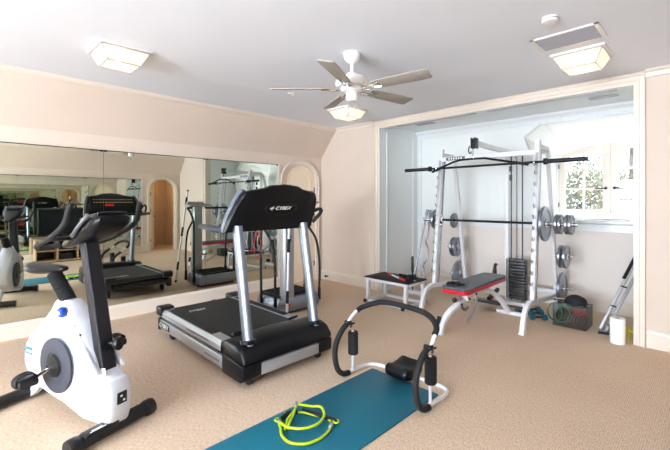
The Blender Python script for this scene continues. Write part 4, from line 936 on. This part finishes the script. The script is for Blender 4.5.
# ------------------------------------------------------------------ bench
BN = thing('weight_bench', 'weight bench with grey and red padded top in front of the rack', 'bench', (-1.95, 4.3, 0))
b = MB(); b.prism([(-2.09, 3.76), (-2.06, 3.72), (-1.82, 3.72), (-1.79, 3.76), (-1.80, 4.80), (-1.83, 4.84), (-2.07, 4.84), (-2.10, 4.80)], lambda a, c, d: (a, c, d), .43, .472, bevel=.01, seg=3); b.build('pad_side', 'red', BN)
b = MB(); b.prism([(-2.088, 3.76), (-2.06, 3.723), (-1.82, 3.723), (-1.792, 3.76), (-1.802, 4.80), (-1.83, 4.837), (-2.07, 4.837), (-2.098, 4.80)], lambda a, c, d: (a, c, d), .469, .50, bevel=.011, seg=3); b.build('pad_top', 'gvinyl', BN)
cxb = -1.945
b = MB(); b.tube([(cxb, 3.83, .30), (cxb, 4.00, .325), (cxb, 4.30, .36), (cxb, 4.60, .375)], sect=(.05, .05), up=(1, 0, 0), n=4); b.build('spine', 'white', BN)
b = MB(); b.tube([(cxb-.09, 3.62, .0), (cxb-.075, 3.66, .13), (cxb-.04, 3.73, .23), (cxb, 3.84, .295), (cxb, 3.98, .315)], sect=(.05, .055), up=(1, 0, 0), n=5); b.build('front_leg', 'white', BN)
b = MB(); b.tube([(cxb, 4.20, .33), (cxb, 4.40, .355), (cxb+.03, 4.60, .32), (cxb+.09, 4.76, .20), (cxb+.13, 4.86, .07), (cxb+.14, 4.90, .025)], sect=(.045, .06), up=(1, 0, 0), n=5); b.build('rear_leg', 'white', BN)
b = MB(); b.box((cxb+.15, 4.91, .02), (.32, .055, .04), bevel=.006); b.build('rear_foot', 'white', BN)
b = MB(); b.tube([(cxb-.115, 3.60, .10), (cxb-.10, 3.63, .19)], .022, 14); b.build('front_grip', 'foam', BN)
b = MB(); b.tube([(cxb+.0, 4.30, .37), (cxb+.0, 4.28, .24), (cxb+.0, 4.20, .13), (cxb+.0, 4.05, .06)], sect=(.04, .016), up=(1, 0, 0), n=5); b.build('adjust_arc', 'gmetal', BN)
b = MB(); b.tube([(cxb, 3.90, .435), (cxb, 3.92, .28), (cxb, 3.99, .21), (cxb, 4.08, .22)], sect=(.035, .012), up=(1, 0, 0), n=5); b.build('seat_arc', 'steel', BN)
b = MB(); b.tube([(cxb, 3.96, .435), (cxb, 3.99, .32)], sect=(.10, .03), up=(0, 1, 0)); b.tube([(cxb, 4.35, .435), (cxb, 4.33, .36)], sect=(.10, .03), up=(0, 1, 0)); b.build('pad_bracket', 'white', BN)
for p in ((cxb+.03, 3.86, .30), (cxb+.03, 4.05, .325), (cxb+.03, 4.22, .35)): MB().lathe([(0, 0), (.014, 0), (.014, .010), (0, .012)], p, (1, 0, 0), 12).build('bolt', 'dsteel', BN)
b = MB(); b.lathe([(0, 0), (.022, 0), (.026, .02), (.02, .04), (0, .045)], (cxb-.02, 3.82, .325), (-.3, -.2, 1), 18); b.build('pull_knob', 'black', BN)
t = thing('hand_gripper', 'pair of black workout straps lying on the near end of the bench', 'workout straps', (-2.0, 3.82, .50))
b = MB(); b.tube([(-2.06, 3.80, .513), (-2.00, 3.86, .516), (-1.93, 3.84, .514), (-1.90, 3.90, .512)], .011, 10, n=5); b.build('strap', 'black', t)
b = MB(); b.tube([(-2.07, 3.86, .514), (-2.0, 3.80, .532), (-1.95, 3.90, .516)], .013, 10, n=5); b.ball((-2.0, 3.83, .525), .024, (1.2, 1, .9)); b.build('cuff', 'rubber', t)

BN.location += Vector((-.04, .03, 0)); t.location += Vector((-.04, .03, 0))
# ------------------------------------------------------------------ step box with its bits
ST = thing('step_platform', 'low white steel step with a black rubber top left of the rack', 'step platform', (-3.19, 4.36, 0))
X0, X1, Y0, Y1 = -3.56, -2.80, 4.13, 4.60
b = MB(); b.prism([(X0+.02, Y0), (X1-.03, Y0), (X1, Y0+.03), (X1, Y1-.03), (X1-.03, Y1), (X0+.02, Y1), (X0, Y1-.02), (X0, Y0+.02)], lambda a, c, d: (a, c, d), .338, .352, bevel=.003); b.build('top_mat', 'gvinyl' if 0 else 'rubber', ST)
b = MB()
for y in (Y0+.035, Y1-.035): b.box(((X0+X1)/2, y, .318), (X1-X0-.04, .04, .038), bevel=.003)
for x in (X0+.04, X1-.04): b.box((x, (Y0+Y1)/2, .318), (.04, Y1-Y0-.11, .038), bevel=.003)
b.build('top_frame', 'white', ST)
for x in (X0+.06, X1-.06):
    for y in (Y0+.035, Y1-.035): MB().box((x, y, .17), (.045, .045, .258), bevel=.003).build('leg', 'white', ST)
b = MB()
for x in (X0+.06, X1-.06): b.box((x, (Y0+Y1)/2, .022), (.045, Y1-Y0+.06, .042), bevel=.003)
for y in (Y1-.035,): b.box(((X0+X1)/2, y, .022), (X1-X0-.165, .04, .04), bevel=.003)
b.box(((X0+X1)/2, Y0+.035, .022), (X1-X0-.165, .04, .04), bevel=.003); b.build('base_frame', 'white', ST)
for x in (X0+.06, X1-.06):
    for y in (Y0-.035, Y1+.035): MB().box((x, y, .023), (.05, .018, .046), bevel=.004).build('end_cap', 'black', ST)
z = .3525
t = thing('hand_bar', 'short red and white grip bar lying on the step', 'grip bar', (-3.18, 4.24, z))
A = Vector((-3.36, 4.46, z+.017)); B = Vector((-2.92, 4.22, z+.017))
MB().cyl(A.lerp(B, .2), A.lerp(B, .8), .0145).build('shaft', 'white', t)
for f0, f1 in ((0, .25), (.72, 1)): MB().cyl(A.lerp(B, f0), A.lerp(B, f1), .017).build('grip', 'redp', t)
t = thing('pulley_handles', 'black cable handles with straps heaped on the step beside the red grip bar', 'cable handles', (-3.02, 4.38, z))
b = MB(); b.tube([(-3.22, 4.53, z+.014), (-3.08, 4.50, z+.02), (-2.97, 4.42, z+.03), (-2.90, 4.36, z+.03)], .014, 12, n=5); b.tube([(-3.16, 4.47, z+.012), (-3.04, 4.44, z+.012)], .012, 10); b.build('handle', 'foam', t)
b = MB(); b.lathe([(0, -.05), (.036, -.05), (.04, -.03), (.026, 0), (.04, .03), (.036, .05), (0, .05)], (-2.90, 4.37, z+.041), (.7, .7, 0), 20); b.build('foam_roll', 'foam', t)
b = MB(); b.tube([(-3.0, 4.42, z+.006), (-2.92, 4.45, z+.03), (-2.86, 4.40, z+.008), (-2.84, 4.33, z+.006)], .006, 8, n=5); b.build('cable_end', 'chrome', t)

# ------------------------------------------------------------------ corner things
CX0, CX1, CY0, CY1 = -1.33, -1.0, 4.86, 5.16
t = thing('plastic_bin', 'clear plastic bin full of workout bands on the carpet beside the rack', 'storage bin', ((CX0+CX1)/2, (CY0+CY1)/2, 0))
b = MB(); th = .004
b.span((CX0, CY0, .001), (CX1, CY1, .006)); b.span((CX0, CY0, .006), (CX1, CY0+th, .235)); b.span((CX0, CY1-th, .006), (CX1, CY1, .235)); b.span((CX0, CY0+th, .006), (CX0+th, CY1-th, .235)); b.span((CX1-th, CY0+th, .006), (CX1, CY1-th, .235)); b.build('bin_wall', 'cplast', t)
b = MB(); b.tube([(CX0, CY0, .235), (CX1, CY0, .235), (CX1, CY1, .235), (CX0, CY1, .235)], .005, 8, closed=True); b.build('rim', 'gprint', t)
def blob(name, c_, r, sc, m, label, cat, jit=.10, sub=3):
    b = MB(); random.seed(hash(name) % 97 if 0 else len(label)); b.ball(c_, r, sc, sub=sub, jitter=jit*.35); o = b.build(name, m, ang=1.2)
    md = o.modifiers.new('s', 'SUBSURF'); md.levels = md.render_levels = 1
    return tag(o, label, cat)
blob('gym_bag', (-1.135, 5.02, .27), .10, (1.12, 1.05, .80), 'bag', 'rolled black gym bag sticking out of the top of the clear bin', 'bag')
blob('folded_cloth', (-1.09, 4.925, .185), .08, (1.05, .7, .5), 'redbag', 'dark red cloth seen through the front of the clear bin', 'cloth')
blob('black_pouch', (-1.245, 4.965, .105), .080, (.92, 1.1, 1.15), 'bag', 'black pouch in the bottom of the clear bin at the rack side', 'pouch')
blob('dark_pouch', (-1.082, 4.97, .085), .078, (.95, 1.15, .9), 'bag', 'dark pouch in the bottom of the clear bin under the red cloth', 'pouch')
b = MB()
for k in range(4): b.tube([(-1.20+k*.035, 4.885, .05+.01*k), (-1.18+k*.03, 4.88, .11), (-1.13+k*.02, 4.885, .16)], .0035, 6, n=4)
tag(b.build('skipping_rope', 'rail'), 'pale thin rope bundled inside the front of the clear bin', 'rope')
b = MB()
for k in range(5): b.tube([(-1.16+k*.022, 4.89, .232), (-1.15+k*.022, 4.93, .245), (-1.13+k*.02, 4.97, .238)], .005, 6, n=4)
tag(b.build('cable_bundle', 'rail'), 'grey cable bundle lying on top of the red cloth in the bin', 'cable')
n = 28
b = MB(); b.tube([(-1.30+.075*math.cos(2*PI*k/n), 4.842-.008*math.cos(4*PI*k/n), .16+.10*math.sin(2*PI*k/n)) for k in range(n)], .010, 8, closed=True, sect=(.022, .008))
b.tube([(-1.22+.075*math.cos(2*PI*k/n), 4.826, .15+.085*math.sin(2*PI*k/n+.3)) for k in range(n)], .010, 8, closed=True, sect=(.022, .008)); b.tube([(-1.27, 4.835, .25), (-1.21, 4.88, .262), (-1.15, 4.90, .25)], n=4, sect=(.03, .008))
tag(b.build('green_band', 'green'), 'green exercise band looped over the corner of the clear bin', 'resistance band')
t = thing('chrome_dumbbell', 'chrome dumbbell bar lying across the top of the bin', 'dumbbell bar', (-1.2, 5.1, .255))
MB().cyl((-1.36, 5.05, .262), (-1.14, 5.175, .25), .012).build('shaft', 'chrome', t); MB().cyl((-1.375, 5.042, .263), (-1.35, 5.056, .262), .022).build('collar', 'chrome', t)
def dumbbell(x, y, rz, label):
    t = thing('dumbbell', label, 'dumbbell', (x, y, .036), rz, 'small teal dumbbells on the carpet')
    MB().cyl((-.05, 0, 0), (.05, 0, 0), .013, seg=12).build('handle', 'black', t, local=True)
    for s in (-1, 1): MB().lathe([(0, -.028), (.028, -.028), (.036, -.02), (.036, .02), (.028, .028), (0, .028)], (s*.068, 0, 0), (1, 0, 0), 6).build('head', 'tealdark', t, local=True)
    return t
d0 = dumbbell(-1.72, 5.06, .9, 'teal dumbbell under the rack nearest the bench')
for x, y, rz, l in ((-1.58, 5.10, 1.0, 'teal dumbbell in the middle of the three under the rack'), (-1.50, 4.93, .6, 'teal dumbbell nearest the clear bin'), (-1.66, 5.24, .9, 'teal dumbbell furthest back under the rack')):
    c_ = copy_tree(d0); c_.location = (x, y, .036); c_.rotation_euler = (0, 0, rz); c_['label'] = l
# folding stand leaning at the right of the alcove
t = thing('folding_stand', 'grey metal folding stand with a black grip leaning behind the white roll', 'folding stand', (-.8, 5.0, 0))
for (a, c_) in (((-.905, 5.03, .02), (-.60, 5.42, .86)), ((-.845, 5.0, .02), (-.555, 5.42, .80))):
    b = MB(); b.tube([a, c_], sect=(.03, .04), up=(0, 1, 0)); b.build('rail', 'gmetal', t)
A = Vector((-.905, 5.03, .02)); B = Vector((-.60, 5.42, .86))
MB().tube([A.lerp(B, .62)+Vector((-.012, -.01, .015)), A.lerp(B, .98)+Vector((-.012, -.01, .015))], .018, 12).build('grip', 'foam', t)
for f in (.3, .55): 
    p = A.lerp(B, f); MB().cyl(p+Vector((-.01, -.03, 0)), p+Vector((.06, -.01, -.02)), .008).build('cross_bolt', 'dsteel', t)
b = MB(); b.tube([(-.90, 4.88, .012), (-.74, 4.93, .012)], .012, 12); b.build('foot_bar', 'black', t)
b = MB(); b.tube([(-.80, 4.915, .012), (-.80, 4.93, .09), (-.84, 5.0, .09)], .009, 8); b.build('foot_stem', 'black', t)
b = MB(); b.cyl((-.93, 5.02, .012), (-.83, 4.99, .012), .012); b.build('foot', 'gmetal', t)
t = thing('paper_roll', 'white paper towel roll standing on the carpet by the opening', 'paper roll', (-.70, 4.70, 0))
b = MB(); b.lathe([(.02, .0), (.062, 0), (.064, .004), (.064, .246), (.062, .25), (.02, .25), (.018, .246)], (-.70, 4.70, 0), (0, 0, 1), 40); b.build('paper', 'paper', t)
MB().lathe([(.016, .0), (.0195, 0), (.0195, .251), (.016, .251)], (-.70, 4.70, 0), (0, 0, 1), 24).build('core', 'wood', t)
t = thing('tape_ring', 'small yellow handle sticking out behind the white paper roll', 'handle', (-.64, 4.86, 0))
n = 20
b = MB(); b.tube([(-.64+.012*math.cos(2*PI*k/n), 4.86+.03*math.cos(2*PI*k/n), .10+.03*math.sin(2*PI*k/n)) for k in range(n)], .010, 8, closed=True); b.build('ring', 'yellow', t)
b = MB(); b.cyl((-.635, 4.87, .07), (-.635, 4.87, .0), .012); b.cyl((-.62, 4.85, .10), (-.585, 4.83, .10), .010); b.build('stem', 'yellow', t)

# ------------------------------------------------------------------ television on its cabinet (seen in the mirrors)
TV0 = (.80, 1.90)
t = thing('media_cabinet', 'light wooden low cabinet with open shelves, seen in the mirror', 'cabinet', (TV0[0], TV0[1], 0))
b = MB(); b.span((.58, 1.30, .50), (1.02, 2.50, .53)); b.span((.58, 1.30, .02), (1.02, 2.50, .05)); b.build('top', 'wood', t)
for y in (1.30, 1.70, 2.10, 2.475): MB().span((.585, y, .05), (1.015, y+.025, .50)).build('side_panel', 'wood', t)
MB().span((.60, 1.325, .26), (1.01, 2.475, .28)).build('shelf', 'wood', t)
MB().span((1.005, 1.31, .05), (1.015, 2.49, .5)).build('back_panel', 'black', t)
MB().span((.62, 1.32, 0), (.98, 2.48, .02)).build('plinth', 'black', t)
for (y, z, w_, h_, m, nm, l) in ((1.52, .281, .28, .07, 'black', 'media_player', 'black media player on the cabinet shelf at the television end nearest the bike'), (1.90, .281, .30, .10, 'dsteel', 'stereo_receiver', 'grey stereo receiver on the middle cabinet shelf'), (2.28, .281, .24, .12, 'redbag', 'storage_box', 'dark red storage box on the cabinet shelf'), (1.88, .051, .26, .14, 'bag', 'black_box', 'black box on the bottom of the cabinet')):
    o = MB().box((.75, y, z+h_/2), (.26, w_, h_), bevel=.006).build(nm, m); tag(o, l, 'box' if 'box' in nm else 'electronics')
t = thing('television', 'black flat television on the wooden cabinet, seen in the mirror', 'television', (.78, 1.90, .53))
b = MB(); b.box((.80, 1.90, .93), (.05, 1.08, .64), bevel=.008); b.build('housing', 'black', t)
MB().box((.773, 1.90, .935), (.006, 1.03, .58)).build('screen', 'tv', t)
b = MB(); b.box((.80, 1.90, .58), (.06, .16, .08), bevel=.006); b.box((.80, 1.90, .540), (.22, .5, .02), bevel=.006); b.build('stand', 'black', t)

# ------------------------------------------------------------------ lights, world, camera
def area(name, loc, rot, sx, sy, e, col):
    L = bpy.data.lights.new(name, 'AREA'); L.shape = 'RECTANGLE'; L.size = sx; L.size_y = sy; L.energy = e; L.color = col
    o = bpy.data.objects.new(name, L); COL.objects.link(o); o.location = loc; o.rotation_euler = rot; return o
for a, c in WX: area('daylight', ((a+c)/2, YF-.16, 1.45), (math.radians(110), 0, 0), 1.75, 1.9, 600, (.80, .89, 1.))  # area lamps standing in for daylight through the added front windows
area('daylight', (cx, 7.25, 3.6), (math.radians(-38), 0, 0), 3.0, 1.6, 950, (.92, .965, 1.))
area('portal', (cx, DYW+.14, 1.75), (-PI/2, 0, 0), 1.4, 1.2, 1, (1, 1, 1)).data.cycles.is_portal = True
L = bpy.data.lights.new('corridor_lamp', 'POINT'); L.energy = 12; L.color = (1, .62, .32); L.shadow_soft_size = .08
o = bpy.data.objects.new('corridor_lamp', L); COL.objects.link(o); o.location = (XR+.8, 4.3, 2.15)
wd_ = bpy.data.worlds.new('sky'); SC.world = wd_; wd_.use_nodes = True; nt = wd_.node_tree
bg = nt.nodes['Background']; tcn = nt.nodes.new('ShaderNodeTexCoord'); nz = nt.nodes.new('ShaderNodeTexNoise'); nz.inputs['Scale'].default_value = 3
rp = nt.nodes.new('ShaderNodeValToRGB'); rp.color_ramp.elements[0].color = (.80, .88, 1, 1); rp.color_ramp.elements[1].color = (1, 1, 1, 1)
nt.links.new(tcn.outputs['Generated'], nz.inputs['Vector']); nt.links.new(nz.outputs['Fac'], rp.inputs['Fac']); nt.links.new(rp.outputs[0], bg.inputs['Color']); bg.inputs['Strength'].default_value = 3.2
cam = bpy.data.cameras.new('camera'); co = bpy.data.objects.new('camera', cam); COL.objects.link(co); SC.camera = co
co.location = (0, 0, 1.42); co.rotation_euler = (PI/2, 0, PI/4)
cam.sensor_width = 36; cam.lens = 36*381.5/670; cam.shift_y = -24/670; cam.clip_start = .02
SC.view_settings.view_transform = 'Standard'; SC.view_settings.look = 'None'; SC.view_settings.exposure = .05; SC.view_settings.gamma = 1; SC.view_settings.use_curve_mapping = False
cy = SC.cycles; cy.max_bounces = 14; cy.diffuse_bounces = 6; cy.glossy_bounces = 8; cy.transparent_max_bounces = 16; cy.transmission_bounces = 8
cy.use_denoising = True; cy.sample_clamp_indirect = 6; cy.caustics_reflective = False; cy.caustics_refractive = False
